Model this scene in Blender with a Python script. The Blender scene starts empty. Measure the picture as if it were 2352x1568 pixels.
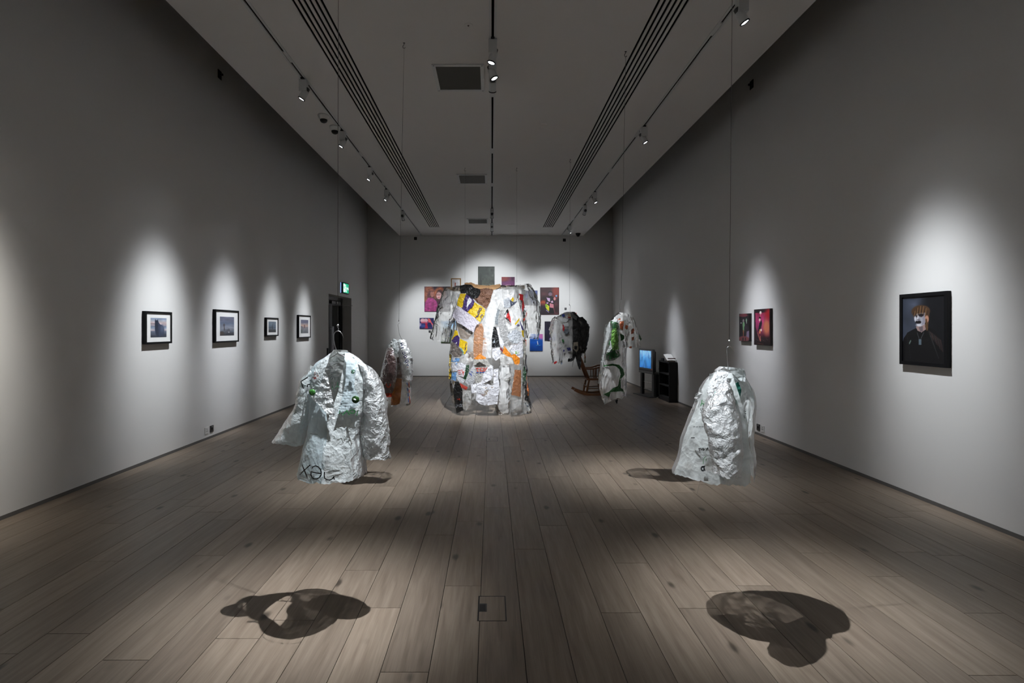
import bpy, bmesh, math, random
import numpy as np
from mathutils import Vector, Matrix, noise
from mathutils.geometry import delaunay_2d_cdt

SC = bpy.context.scene
COL = SC.collection
# ------------------------------------------------------------------ camera, world, exposure
FPX, VX, VY, EYE = 1240.0, 1129.0, 754.0, 1.5      # focal length in pixels, vanishing point, eye height
cam_data = bpy.data.cameras.new('camera')
cam_data.sensor_width = 36.0
cam_data.lens = FPX / 2352.0 * 36.0
cam_data.shift_x = (1176.0 - VX) / 2352.0
cam_data.shift_y = -(784.0 - VY) / 2352.0
cam_data.clip_end = 100
cam = bpy.data.objects.new('camera', cam_data)
COL.objects.link(cam)
cam.location = (0, 0, EYE)
cam.rotation_euler = (math.pi / 2, 0, 0)
SC.camera = cam

world = bpy.data.worlds.new('world')
SC.world = world
world.use_nodes = True
world.node_tree.nodes['Background'].inputs[0].default_value = (0.8, 0.85, 1, 1)
world.node_tree.nodes['Background'].inputs[1].default_value = 0.0
SC.view_settings.view_transform = 'Standard'
SC.view_settings.look = 'None'
SC.view_settings.exposure = 0.0
SC.view_settings.gamma = 1.0
SC.view_settings.use_curve_mapping = False
SC.cycles.use_denoising = True
SC.cycles.use_adaptive_sampling = True
SC.cycles.adaptive_threshold = 0.15
SC.cycles.adaptive_min_samples = 16
SC.cycles.max_bounces = 6
SC.cycles.diffuse_bounces = 4
SC.cycles.glossy_bounces = 3
SC.cycles.transmission_bounces = 4
SC.cycles.transparent_max_bounces = 12
SC.cycles.sample_clamp_indirect = 4.0
SC.cycles.caustics_reflective = False
SC.cycles.caustics_refractive = False

# ------------------------------------------------------------------ dimensions of the room
XL, XR, YB, YF = -3.84, 3.76, 16.76, -7.0           # side walls, far wall, wall behind the camera
ZC, ZT = 4.38, 5.75                                 # hung ceiling, slab above it
RXL, RXR = -2.86, 2.85                              # edges of the hung ceiling
TRACKS = (-2.17, 0.012, 2.17)

def P(px, py, Y):
    """point at depth Y on the ray through a photo pixel"""
    return Vector(((px - VX) / FPX * Y, Y, EYE - (py - VY) / FPX * Y))

# ------------------------------------------------------------------ object helpers
BASE = {}
def new_obj(name, data, parent=None):
    o = bpy.data.objects.new(name, data)
    COL.objects.link(o)
    if parent is not None:
        o.parent = parent
    return o

def tag(o, label, cat, group=None):
    o['label'] = label
    o['category'] = cat
    if group:
        o['group'] = group
    return o

def thing(name, label, cat, loc, group=None):
    o = new_obj(name, None)
    o.location = loc
    o.empty_display_size = 0.05
    BASE[o.name] = Vector(loc)
    return tag(o, label, cat, group)

def base_of(o):
    while o.parent is not None:
        o = o.parent
    return BASE.get(o.name, Vector((0, 0, 0)))

def mesh(name, verts, faces, mat, parent=None, smooth=False, loc=None):
    """one mesh object from world-space points"""
    me = bpy.data.meshes.new(name)
    b = base_of(parent) if parent is not None else (Vector(loc) if loc is not None else Vector((0, 0, 0)))
    me.from_pydata([tuple(Vector(v) - b) for v in verts], [], faces)
    me.materials.append(mat)
    if smooth:
        me.polygons.foreach_set('use_smooth', [True] * len(me.polygons))
    me.update()
    o = new_obj(name, me, parent)
    if parent is None:
        o.location = b
        BASE[o.name] = b
    return o

class MB:
    """collects simple solids in world space"""
    def __init__(self):
        self.v, self.f = [], []
    def add(self, vs, fs):
        k = len(self.v)
        self.v += [Vector(p) for p in vs]
        self.f += [tuple(i + k for i in f) for f in fs]
        return self
    def box(self, x0, x1, y0, y1, z0, z1):
        vs = [(x, y, z) for z in (z0, z1) for y in (y0, y1) for x in (x0, x1)]
        return self.add(vs, [(0, 2, 3, 1), (4, 5, 7, 6), (0, 1, 5, 4), (2, 6, 7, 3), (0, 4, 6, 2), (1, 3, 7, 5)])
    def obox(self, c, ax, ay, az):
        """box given by centre and three half-axis vectors"""
        c, ax, ay, az = map(Vector, (c, ax, ay, az))
        vs = [c + ax * i + ay * j + az * k for k in (-1, 1) for j in (-1, 1) for i in (-1, 1)]
        return self.add(vs, [(0, 2, 3, 1), (4, 5, 7, 6), (0, 1, 5, 4), (2, 6, 7, 3), (0, 4, 6, 2), (1, 3, 7, 5)])
    def bar(self, a, b, w, h=None, up=(0, 0, 1)):
        a, b = Vector(a), Vector(b)
        d = (b - a)
        L = d.length
        d.normalize()
        s = d.cross(Vector(up))
        if s.length < 1e-4:
            s = d.cross(Vector((0, 1, 0)))
        s.normalize()
        u = s.cross(d)
        return self.obox((a + b) / 2, s * w / 2, d * L / 2, u * (h or w) / 2)
    def tube(self, pts, r, n=8, cap=True):
        pts = [Vector(p) for p in pts]
        rs = r if isinstance(r, (list, tuple)) else [r] * len(pts)
        rings = []
        for i, p in enumerate(pts):
            d = pts[min(i + 1, len(pts) - 1)] - pts[max(i - 1, 0)]
            d.normalize()
            ref = Vector((0, 0, 1)) if abs(d.z) < 0.9 else Vector((0, 1, 0))
            s = d.cross(ref).normalized()
            u = s.cross(d)
            rings.append([p + (s * math.cos(2 * math.pi * k / n) + u * math.sin(2 * math.pi * k / n)) * rs[i] for k in range(n)])
        vs = [q for ring in rings for q in ring]
        fs = []
        for i in range(len(rings) - 1):
            for k in range(n):
                a, b = i * n + k, i * n + (k + 1) % n
                fs.append((a, b, b + n, a + n))
        if cap:
            fs.append(tuple(range(n - 1, -1, -1)))
            fs.append(tuple((len(rings) - 1) * n + k for k in range(n)))
        return self.add(vs, fs)
    def lathe(self, c, axis, prof, n=20, cap=True):
        """prof: list of (distance along axis, radius)"""
        c, d = Vector(c), Vector(axis).normalized()
        ref = Vector((0, 0, 1)) if abs(d.z) < 0.9 else Vector((0, 1, 0))
        s = d.cross(ref).normalized()
        u = s.cross(d)
        vs = [c + d * t + (s * math.cos(2 * math.pi * k / n) + u * math.sin(2 * math.pi * k / n)) * r for t, r in prof for k in range(n)]
        fs = []
        for i in range(len(prof) - 1):
            for k in range(n):
                a, b = i * n + k, i * n + (k + 1) % n
                fs.append((a, b, b + n, a + n))
        if cap:
            fs.append(tuple(range(n - 1, -1, -1)))
            fs.append(tuple((len(prof) - 1) * n + k for k in range(n)))
        return self.add(vs, fs)
    def prism(self, poly, ext):
        """poly: list of points, extruded by vector"""
        n = len(poly)
        e = Vector(ext)
        vs = [Vector(p) for p in poly] + [Vector(p) + e for p in poly]
        fs = [tuple(range(n - 1, -1, -1)), tuple(range(n, 2 * n))]
        fs += [(i, (i + 1) % n, (i + 1) % n + n, i + n) for i in range(n)]
        return self.add(vs, fs)
    def build(self, name, mat, parent=None, smooth=False, loc=None, auto=False):
        o = mesh(name, self.v, self.f, mat, parent, smooth, loc)
        if auto:
            o.data.polygons.foreach_set('use_smooth', [len(p.vertices) == 4 for p in o.data.polygons])
        return o

# ------------------------------------------------------------------ materials
def srgb(r, g, b):
    def f(c):
        c /= 255.0
        return c / 12.92 if c <= 0.04045 else ((c + 0.055) / 1.055) ** 2.4
    return (f(r), f(g), f(b), 1)

def mat_base(name):
    m = bpy.data.materials.new(name)
    m.use_nodes = True
    return m, m.node_tree, m.node_tree.nodes['Principled BSDF']

def plain(name, col, rough=0.6, spec=0.4, metal=0.0, vary=0.06, scale=30, bump=0.0):
    """painted or moulded surface with a little procedural unevenness"""
    m, nt, b = mat_base(name)
    N, L = nt.nodes, nt.links
    tc = N.new('ShaderNodeTexCoord')
    nz = N.new('ShaderNodeTexNoise')
    nz.inputs['Scale'].default_value = scale
    nz.inputs['Detail'].default_value = 3
    L.new(tc.outputs['Object'], nz.inputs['Vector'])
    mix = N.new('ShaderNodeMix')
    mix.data_type = 'RGBA'
    mix.inputs[6].default_value = tuple(c * (1 - vary) for c in col[:3]) + (1,)
    mix.inputs[7].default_value = tuple(min(1, c * (1 + vary)) for c in col[:3]) + (1,)
    L.new(nz.outputs['Fac'], mix.inputs[0])
    L.new(mix.outputs[2], b.inputs['Base Color'])
    b.inputs['Roughness'].default_value = rough
    b.inputs['Specular IOR Level'].default_value = spec
    b.inputs['Metallic'].default_value = metal
    if bump:
        bp = N.new('ShaderNodeBump')
        bp.inputs['Strength'].default_value = bump
        bp.inputs['Distance'].default_value = 0.01
        L.new(nz.outputs['Fac'], bp.inputs['Height'])
        L.new(bp.outputs[0], b.inputs['Normal'])
    return m

def glow(name, col, strength):
    m = bpy.data.materials.new(name)
    m.use_nodes = True
    nt = m.node_tree
    nt.nodes.clear()
    e = nt.nodes.new('ShaderNodeEmission')
    e.inputs[0].default_value = col
    e.inputs[1].default_value = strength
    o = nt.nodes.new('ShaderNodeOutputMaterial')
    nt.links.new(e.outputs[0], o.inputs[0])
    return m

def film(name, col, alpha=1.0, trans=0.4, rough=0.3, spec=0.5, crease=0.5, cscale=30, tint=None, stretch=1.0):
    """plastic bag film: part see-through, part translucent, creased and glossy"""
    m = bpy.data.materials.new(name)
    m.use_nodes = True
    nt = m.node_tree
    N, L = nt.nodes, nt.links
    N.clear()
    out = N.new('ShaderNodeOutputMaterial')
    tc = N.new('ShaderNodeTexCoord')
    n1 = N.new('ShaderNodeTexNoise')
    n1.inputs['Scale'].default_value = cscale * .5
    n1.inputs['Detail'].default_value = 4
    mpg = N.new('ShaderNodeMapping')
    mpg.inputs['Scale'].default_value = (1, 1, stretch)
    L.new(tc.outputs['Object'], mpg.inputs['Vector'])
    L.new(mpg.outputs[0], n1.inputs['Vector'])
    vm = N.new('ShaderNodeVectorMath')
    vm.operation = 'MULTIPLY_ADD'
    vm.inputs[1].default_value = (2.2 / cscale,) * 3
    L.new(n1.outputs['Color'], vm.inputs[0])
    L.new(mpg.outputs[0], vm.inputs[2])
    # facets of crumpled film: cells at two sizes
    hs = []
    for k in (1.0, 2.6):
        v1 = N.new('ShaderNodeTexVoronoi')
        v1.inputs['Scale'].default_value = cscale * k
        L.new(vm.outputs[0], v1.inputs['Vector'])
        hs.append(v1)
    ad = N.new('ShaderNodeMath')
    ad.operation = 'MULTIPLY_ADD'
    ad.inputs[1].default_value = 0.45
    L.new(hs[1].outputs['Distance'], ad.inputs[0])
    L.new(hs[0].outputs['Distance'], ad.inputs[2])
    bp = N.new('ShaderNodeBump')
    bp.inputs['Strength'].default_value = min(1.0, crease)
    bp.inputs['Distance'].default_value = 0.55 / cscale
    L.new(ad.outputs[0], bp.inputs['Height'])
    pb = N.new('ShaderNodeBsdfPrincipled')
    pb.inputs['Base Color'].default_value = col
    pb.inputs['Roughness'].default_value = rough
    pb.inputs['Specular IOR Level'].default_value = spec
    L.new(bp.outputs[0], pb.inputs['Normal'])
    tr = N.new('ShaderNodeBsdfTranslucent')
    tr.inputs['Color'].default_value = col
    L.new(bp.outputs[0], tr.inputs['Normal'])
    mx = N.new('ShaderNodeMixShader')
    mx.inputs[0].default_value = trans
    L.new(pb.outputs[0], mx.inputs[1])
    L.new(tr.outputs[0], mx.inputs[2])
    last = mx.outputs[0]
    if alpha < 1:
        tp = N.new('ShaderNodeBsdfTransparent')
        tp.inputs['Color'].default_value = tint or (1, 1, 1, 1)
        m2 = N.new('ShaderNodeMixShader')
        # creases gather more film: they are less see-through
        mr = N.new('ShaderNodeMapRange')
        mr.inputs[1].default_value = 0.1
        mr.inputs[2].default_value = 0.8
        mr.inputs[3].default_value = max(0.0, alpha - 0.12)
        mr.inputs[4].default_value = min(1.0, alpha + 0.22)
        L.new(hs[0].outputs['Distance'], mr.inputs[0])
        L.new(mr.outputs[0], m2.inputs[0])
        L.new(tp.outputs[0], m2.inputs[1])
        L.new(last, m2.inputs[2])
        last = m2.outputs[0]
        gl = N.new('ShaderNodeBsdfGlossy')
        gl.inputs['Roughness'].default_value = rough
        L.new(bp.outputs[0], gl.inputs['Normal'])
        fr = N.new('ShaderNodeFresnel')
        fr.inputs[0].default_value = 1.28
        L.new(bp.outputs[0], fr.inputs['Normal'])
        m3 = N.new('ShaderNodeMixShader')
        L.new(fr.outputs[0], m3.inputs[0])
        L.new(last, m3.inputs[1])
        L.new(gl.outputs[0], m3.inputs[2])
        last = m3.outputs[0]
    L.new(last, out.inputs[0])
    return m

def wall_paint():
    m, nt, b = mat_base('wall_paint')
    N, L = nt.nodes, nt.links
    g = N.new('ShaderNodeNewGeometry')
    nz = N.new('ShaderNodeTexNoise')
    nz.inputs['Scale'].default_value = 180
    nz.inputs['Detail'].default_value = 2
    L.new(g.outputs['Position'], nz.inputs['Vector'])
    bp = N.new('ShaderNodeBump')
    bp.inputs['Strength'].default_value = 0.05
    bp.inputs['Distance'].default_value = 0.002
    L.new(nz.outputs['Fac'], bp.inputs['Height'])
    L.new(bp.outputs[0], b.inputs['Normal'])
    n2 = N.new('ShaderNodeTexNoise')
    n2.inputs['Scale'].default_value = 0.8
    L.new(g.outputs['Position'], n2.inputs['Vector'])
    mx = N.new('ShaderNodeMix')
    mx.data_type = 'RGBA'
    mx.inputs[6].default_value = (0.74, 0.735, 0.725, 1)
    mx.inputs[7].default_value = (0.78, 0.775, 0.765, 1)
    L.new(n2.outputs['Fac'], mx.inputs[0])
    L.new(mx.outputs[2], b.inputs['Base Color'])
    b.inputs['Roughness'].default_value = 0.85
    b.inputs['Specular IOR Level'].default_value = 0.15
    return m

def oak():
    """pale limed oak: grain along Y, knots, each plank its own tone"""
    m, nt, b = mat_base('limed_oak')
    N, L = nt.nodes, nt.links
    g = N.new('ShaderNodeNewGeometry')
    oi = N.new('ShaderNodeObjectInfo')
    sh = N.new('ShaderNodeVectorMath')
    sh.operation = 'SCALE'
    sh.inputs['Scale'].default_value = 37.0
    cmb = N.new('ShaderNodeCombineXYZ')
    for k in range(3):
        L.new(oi.outputs['Random'], cmb.inputs[k])
    L.new(cmb.outputs[0], sh.inputs[0])
    add = N.new('ShaderNodeVectorMath')
    add.operation = 'ADD'
    L.new(g.outputs['Position'], add.inputs[0])
    L.new(sh.outputs[0], add.inputs[1])
    mp = N.new('ShaderNodeMapping')
    mp.inputs['Scale'].default_value = (14, 0.9, 14)
    L.new(add.outputs[0], mp.inputs['Vector'])
    gr = N.new('ShaderNodeTexNoise')
    gr.inputs['Scale'].default_value = 2.2
    gr.inputs['Detail'].default_value = 7
    gr.inputs['Distortion'].default_value = 0.6
    L.new(mp.outputs[0], gr.inputs['Vector'])
    fine = N.new('ShaderNodeTexNoise')
    mp2 = N.new('ShaderNodeMapping')
    mp2.inputs['Scale'].default_value = (220, 6, 220)
    L.new(add.outputs[0], mp2.inputs['Vector'])
    L.new(mp2.outputs[0], fine.inputs['Vector'])
    fine.inputs['Scale'].default_value = 1.0
    fine.inputs['Detail'].default_value = 3
    cr = N.new('ShaderNodeValToRGB')
    e = cr.color_ramp.elements
    e[0].position, e[0].color = 0.25, (0.185, 0.140, 0.104, 1)
    e[1].position, e[1].color = 0.75, (0.315, 0.252, 0.196, 1)
    L.new(gr.outputs['Fac'], cr.inputs[0])
    tone = N.new('ShaderNodeMapRange')
    tone.inputs[3].default_value = 0.84
    tone.inputs[4].default_value = 1.10
    L.new(oi.outputs['Random'], tone.inputs[0])
    mul = N.new('ShaderNodeVectorMath')
    mul.operation = 'SCALE'
    L.new(cr.outputs[0], mul.inputs[0])
    L.new(tone.outputs[0], mul.inputs['Scale'])
    fm = N.new('ShaderNodeMapRange')
    fm.inputs[1].default_value = 0.3
    fm.inputs[2].default_value = 0.7
    fm.inputs[3].default_value = 0.90
    fm.inputs[4].default_value = 1.07
    L.new(fine.outputs['Fac'], fm.inputs[0])
    mul2 = N.new('ShaderNodeVectorMath')
    mul2.operation = 'SCALE'
    L.new(mul.outputs[0], mul2.inputs[0])
    L.new(fm.outputs[0], mul2.inputs['Scale'])
    # knots: sparse dark spots drawn out along the grain
    mp3 = N.new('ShaderNodeMapping')
    mp3.inputs['Scale'].default_value = (4.4, 2.2, 1)
    L.new(add.outputs[0], mp3.inputs['Vector'])
    vo = N.new('ShaderNodeTexVoronoi')
    vo.inputs['Scale'].default_value = 1.0
    L.new(mp3.outputs[0], vo.inputs['Vector'])
    wob = N.new('ShaderNodeMath')
    wob.operation = 'MULTIPLY_ADD'
    wob.inputs[1].default_value = 0.09
    L.new(gr.outputs['Fac'], wob.inputs[0])
    L.new(vo.outputs['Distance'], wob.inputs[2])
    kn = N.new('ShaderNodeMapRange')
    kn.interpolation_type = 'SMOOTHSTEP'
    kn.inputs[1].default_value = 0.085
    kn.inputs[2].default_value = 0.19
    kn.inputs[3].default_value = 0.30
    kn.inputs[4].default_value = 1.0
    L.new(wob.outputs[0], kn.inputs[0])
    mul3 = N.new('ShaderNodeVectorMath')
    mul3.operation = 'SCALE'
    L.new(mul2.outputs[0], mul3.inputs[0])
    L.new(kn.outputs[0], mul3.inputs['Scale'])
    L.new(mul3.outputs[0], b.inputs['Base Color'])
    rr = N.new('ShaderNodeMapRange')
    rr.inputs[3].default_value = 0.36
    rr.inputs[4].default_value = 0.50
    L.new(gr.outputs['Fac'], rr.inputs[0])
    L.new(rr.outputs[0], b.inputs['Roughness'])
    b.inputs['Specular IOR Level'].default_value = 0.42
    bp = N.new('ShaderNodeBump')
    bp.inputs['Strength'].default_value = 0.12
    bp.inputs['Distance'].default_value = 0.002
    L.new(fine.outputs['Fac'], bp.inputs['Height'])
    L.new(bp.outputs[0], b.inputs['Normal'])
    return m

def paint_mat(name, rough=0.5, spec=0.3, emit=0.0):
    """picture surface: the colours of the picture are stored on its mesh"""
    m, nt, b = mat_base(name)
    a = nt.nodes.new('ShaderNodeVertexColor')
    a.layer_name = 'Col'
    nt.links.new(a.outputs['Color'], b.inputs['Base Color'])
    b.inputs['Roughness'].default_value = rough
    b.inputs['Specular IOR Level'].default_value = spec
    if emit:
        nt.links.new(a.outputs['Color'], b.inputs['Emission Color'])
        b.inputs['Emission Strength'].default_value = emit
    return m

M = {
    'wall': wall_paint(),
    'ceil': plain('ceiling_paint', (0.72, 0.705, 0.69, 1), 0.9, 0.1, vary=0.015, scale=4),
    'dark_void': plain('dark_void', (0.012, 0.012, 0.012, 1), 0.9, 0.1),
    'slab': plain('dark_slab', (0.10, 0.095, 0.09, 1), 0.95, 0.1),  # dark tone carries the shade of the space above the hung ceiling
    'oak': oak(),
    'gap': plain('joint_dark', (0.02, 0.016, 0.013, 1), 0.9, 0.1),
    'skirting_shade': plain('skirting_shade_grey', (0.13, 0.125, 0.12, 1), 0.6, 0.3),
    'white_metal': plain('white_powder_coat', (0.62, 0.63, 0.63, 1), 0.45, 0.4),
    'black': plain('black_plastic', (0.012, 0.012, 0.013, 1), 0.45, 0.4),
    'black_matt': plain('black_matt', (0.016, 0.015, 0.015, 1), 0.7, 0.25),
    'grille': plain('vent_mesh', (0.075, 0.072, 0.06, 1), 0.7, 0.3, vary=0.3, scale=300),
    'steel': plain('steel', (0.55, 0.55, 0.55, 1), 0.3, 0.5, metal=1.0),
    'dark_steel': plain('dark_steel', (0.10, 0.10, 0.10, 1), 0.4, 0.5, metal=0.8),
    'wire': plain('wire', (0.16, 0.155, 0.15, 1), 0.4, 0.4, metal=0.6),
    'white_plastic': plain('white_plastic', (0.70, 0.70, 0.69, 1), 0.4, 0.4),
    'lens_on': glow('lamp_lens_lit', (0.93, 0.97, 1, 1), 14.0),
    'lens_off': plain('lamp_lens_dark', (0.05, 0.05, 0.055, 1), 0.15, 0.6),
    'frame_black': plain('black_frame_wood', (0.006, 0.006, 0.007, 1), 0.55, 0.15),
    'frame_gilt': plain('gilt_frame', (0.22, 0.12, 0.035, 1), 0.4, 0.4, metal=0.3),
    'mount': plain('white_mount_card', (0.80, 0.80, 0.79, 1), 0.8, 0.1, vary=0.01),
    'canvas_edge': plain('canvas_edge', (0.05, 0.045, 0.045, 1), 0.8, 0.1),
    'picture': paint_mat('picture_paint'),
    'print': paint_mat('photo_print', 0.4, 0.3),
    'chair_wood': plain('rocking_chair_wood', (0.19, 0.075, 0.030, 1), 0.35, 0.4, vary=0.25, scale=14),
    'tv_grey': plain('television_grey', (0.13, 0.13, 0.135, 1), 0.35, 0.45, metal=0.3),
    'tv_black': plain('television_black', (0.018, 0.018, 0.019, 1), 0.4, 0.4),
    'paper': plain('paper', (0.82, 0.81, 0.78, 1), 0.8, 0.1, vary=0.02),
    'book_cover': plain('book_cover', (0.20, 0.14, 0.12, 1), 0.6, 0.3),
    'smoked_glass': film('smoked_glass', (0.05, 0.055, 0.055, 1), 0.35, 0.1, 0.05, 0.5, 0.0, 1),
}
# ================================================================== THE ROOM
random.seed(7)

def struct(o):
    o['kind'] = 'structure'
    return o

# ---- floor: planks along the room, each one a part
floor = struct(MB().box(XL - 0.6, XR + 0.2, YF, YB + 0.1, -0.06, -0.02).build('floor', M['gap']))
plank_me = bpy.data.meshes.new('plank')
pv = [(-.5, -.5, -1), (.5, -.5, -1), (.5, .5, -1), (-.5, .5, -1), (-.5, -.5, 0), (.5, -.5, 0), (.5, .5, 0), (-.5, .5, 0)]
plank_me.from_pydata(pv, [], [(4, 5, 6, 7), (0, 1, 5, 4), (1, 2, 6, 5), (2, 3, 7, 6), (3, 0, 4, 7)])
plank_me.materials.append(M['oak'])
PW, GAP = 0.2125, 0.0032
joints = {0: [1.0, 4.526, 6.1], -1: [2.0, 3.147, 4.2, 5.25], -2: [2.357, 3.92, 4.96], 1: [2.2, 3.67, 5.25],
          2: [2.0, 4.11], 3: [2.85, 4.40], -3: [2.9, 4.9], -4: [1.9, 3.35, 4.5]}
planks, rest = [], []
k0 = math.floor((XL + 0.061) / PW)
k1 = math.ceil((XR + 0.061) / PW)
for k in range(k0, k1):
    xa = max(-0.061 + k * PW, XL - 0.02)
    xb = min(-0.061 + (k + 1) * PW, XR + 0.02)
    ys = list(joints.get(k, [random.uniform(1.2, 2.8)]))
    while ys[-1] < YB:
        ys.append(ys[-1] + random.choice((1.05, 1.3, 1.55, 1.9, 2.1)) + random.uniform(-0.05, 0.05))
    ys[-1] = YB + 0.05
    if ys[-1] - ys[-2] < 0.3:
        ys.pop(-2)
    while ys[0] > YF:
        ys.insert(0, ys[0] - random.choice((1.3, 1.55, 1.9, 2.1)))
    ys[0] = YF
    for a, b in zip(ys[:-1], ys[1:]):
        ent = (xa, xb, a, b)
        # rough size in the picture decides which planks are parts of their own
        if b < 1.0:
            rest.append(ent)
        else:
            planks.append(ent)
planks.sort(key=lambda e: max(e[2], 1.5))
rest += planks[296:]
for xa, xb, a, b in planks[:296]:
    o = new_obj('plank', plank_me, floor)
    o.location = ((xa + xb) / 2, (a + b) / 2, 0)
    o.scale = (xb - xa - GAP, b - a - GAP, 0.019)
for part_name, sel in (('distant_planks', lambda e: e[2] > 1), ('planks_behind', lambda e: e[2] <= 1)):
    mb = MB()
    for xa, xb, a, b in rest:
        if sel((xa, xb, a, b)):
            h = GAP / 2
            mb.box(xa + h, xb - h, a + h, b - h, -0.019, 0)
    if mb.v:
        o = mb.build(part_name, M['oak'], floor)
        o['kind'] = 'stuff'

# ---- walls
DY0, DY1, DZ = 12.73, 14.80, 2.32                      # doorway in the left wall
mb = MB()
mb.box(XL - 0.3, XL, YF, DY0, 0, ZT).box(XL - 0.3, XL, DY1, YB, 0, ZT).box(XL - 0.3, XL, DY0, DY1, DZ, ZT)
struct(mb.build('wall_left', M['wall']))
struct(MB().box(XR, XR + 0.2, YF, YB, 0, ZT).build('wall_right', M['wall']))
struct(MB().box(XL - 0.3, XR + 0.2, YB, YB + 0.2, 0, ZT).build('wall_back', M['wall']))
struct(MB().box(XL - 0.3, XR + 0.2, YF - 0.2, YF, 0, ZT).build('wall_front', M['wall']))
bs = M['skirting_shade']  # flat grey strips paint in the shadow gap at the wall foot
struct(MB().box(XL, XL + 0.004, YF, DY0, 0, 0.032).box(XL, XL + 0.004, DY1, YB, 0, 0.032).build('baseboard_gap_left', bs))
struct(MB().box(XR - 0.004, XR, YF, YB, 0, 0.032).build('baseboard_gap_right', bs))
struct(MB().box(XL, XR, YB - 0.004, YB, 0, 0.032).build('baseboard_gap_back', bs))

# ---- ceiling: slab above, hung panel below with slots for air and for the light tracks
ceiling = struct(MB().box(XL - 0.3, XR + 0.2, YF - 0.2, YB + 0.2, ZT, ZT + 0.15).build('ceiling', M['slab']))
MB().box(RXL, RXR, YF, YB, ZC + 0.10, ZC + 0.15).build('backing_board', M['dark_void'], ceiling)
SLOT_END = 15.39
cuts = []
for t in TRACKS:
    cuts.append((t - 0.012, t + 0.012, YB))
for c in (-1.62, 1.60):
    for i in range(6):
        x = c - 0.125 + i * 0.05
        cuts.append((x - 0.0125, x + 0.0125, SLOT_END))
cuts.sort()
edges = [RXL] + [v for c in cuts for v in c[:2]] + [RXR]
for i in range(0, len(edges), 2):
    MB().box(edges[i], edges[i + 1], YF, YB, ZC, ZC + 0.012).build('ceiling_panel', M['ceil'], ceiling)
for a, b, ye in cuts:
    if ye < YB:
        MB().box(a, b, ye, YB, ZC, ZC + 0.012).build('ceiling_panel', M['ceil'], ceiling)
# tracks: white channel lips either side of the slot
for i, t in enumerate(TRACKS):
    r = thing('light_track', ('recessed white lighting track along the ceiling nearest the left wall',
                              'recessed white lighting track along the middle of the ceiling',
                              'recessed white lighting track along the ceiling nearest the right wall')[i], 'track', (t, 5, ZC), 'lighting tracks')
    for s in (-1, 1):
        MB().box(t + s * 0.024 - 0.0115, t + s * 0.024 + 0.0115, YF, YB - 0.02, ZC - 0.004, ZC - 0.0005).build('channel_lip', M['white_metal'], r)
    random.seed(i + 40)
    y = 3.1 + i
    while y < YB:
        MB().box(t - 0.0118, t + 0.0118, y, y + 0.22, ZC + 0.002, ZC + 0.012).build('blanking_cover', M['white_metal'], r)
        y += random.uniform(1.8, 3.4)

# ---- air grilles in the ceiling
for y0, lab in ((5.88, 'dark square air grille in a white frame beside the three clustered spotlights'),
                (10.08, 'dark square air grille in a white frame, middle one of the ceiling row'),
                (14.15, 'dark square air grille in a white frame nearest the far wall')):
    r = thing('air_grille', lab, 'vent', (-0.37, y0 + 0.33, ZC), 'ceiling air grilles')
    x0, x1, y1, w = -0.655, -0.085, y0 + 0.66, 0.04
    z0, z1 = ZC - 0.012, ZC - 0.0005
    mb = MB().box(x0, x1, y0, y0 + w, z0, z1).box(x0, x1, y1 - w, y1, z0, z1)
    mb.box(x0, x0 + w, y0 + w, y1 - w, z0, z1).box(x1 - w, x1, y0 + w, y1 - w, z0, z1)
    mb.build('frame', M['white_metal'], r)
    MB().box(x0 + w, x1 - w, y0 + w, y1 - w, ZC - 0.004, z1).build('mesh_panel', M['grille'], r)
    for sx, sy in ((x0 + .02, y0 + .02), (x1 - .02, y0 + .02), (x0 + .02, y1 - .02), (x1 - .02, y1 - .02)):
        MB().lathe((sx, sy, z0), (0, 0, -1), [(0, .007), (.002, .006)], 8).build('screw', M['dark_steel'], r)

# ---- small ceiling fittings
r = thing('sprinkler_cover', 'small round white cover plate flush on the ceiling near the camera', 'cover plate', (-0.22, 5.13, ZC))
MB().lathe((-0.22, 5.13, ZC), (0, 0, -1), [(0, .042), (.004, .040)], 24).build('plate', M['ceil'], r)
MB().lathe((-0.22, 5.13, ZC - .004), (0, 0, -1), [(0, .009), (.006, .007)], 10).build('pin', M['dark_steel'], r)
r = thing('ceiling_sensor', 'small white rectangular sensor on the ceiling right of the centre track', 'sensor', (0.737, 7.68, ZC))
MB().box(.70, .78, 7.60, 7.74, ZC - .012, ZC).build('body', M['ceil'], r)
MB().box(.695, .785, 7.77, 7.82, ZC - .006, ZC).build('tag_plate', M['ceil'], r)
tag(MB().box(.45, .75, 14.9, 15.2, ZC - .003, ZC).build('access_panel', M['ceil'], loc=(.6, 15.05, ZC)), 'faint square access panel in the ceiling close to the far wall', 'panel')

for x, y, lab in ((-2.27, 7.30, 'dome security camera on the ceiling, nearer of the pair by the left track'),
                  (-2.24, 7.72, 'dome security camera on the ceiling, farther of the pair by the left track'),
                  (2.62, 16.35, 'dome security camera in the far right corner of the ceiling')):
    r = thing('dome_camera', lab, 'camera', (x, y, ZC), 'dome security cameras')
    MB().lathe((x, y, ZC), (0, 0, -1), [(0, .078), (.02, .076), (.05, .060), (.06, .05)], 24).build('housing', M['white_plastic'] if y < 10 else M['black'], r, auto=True)
    MB().lathe((x, y, ZC - .055), (0, 0, -1), [(0, .05), (.02, .048), (.036, .038), (.046, .022), (.049, .004)], 20).build('dome', M['black'], r, auto=True)

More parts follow.
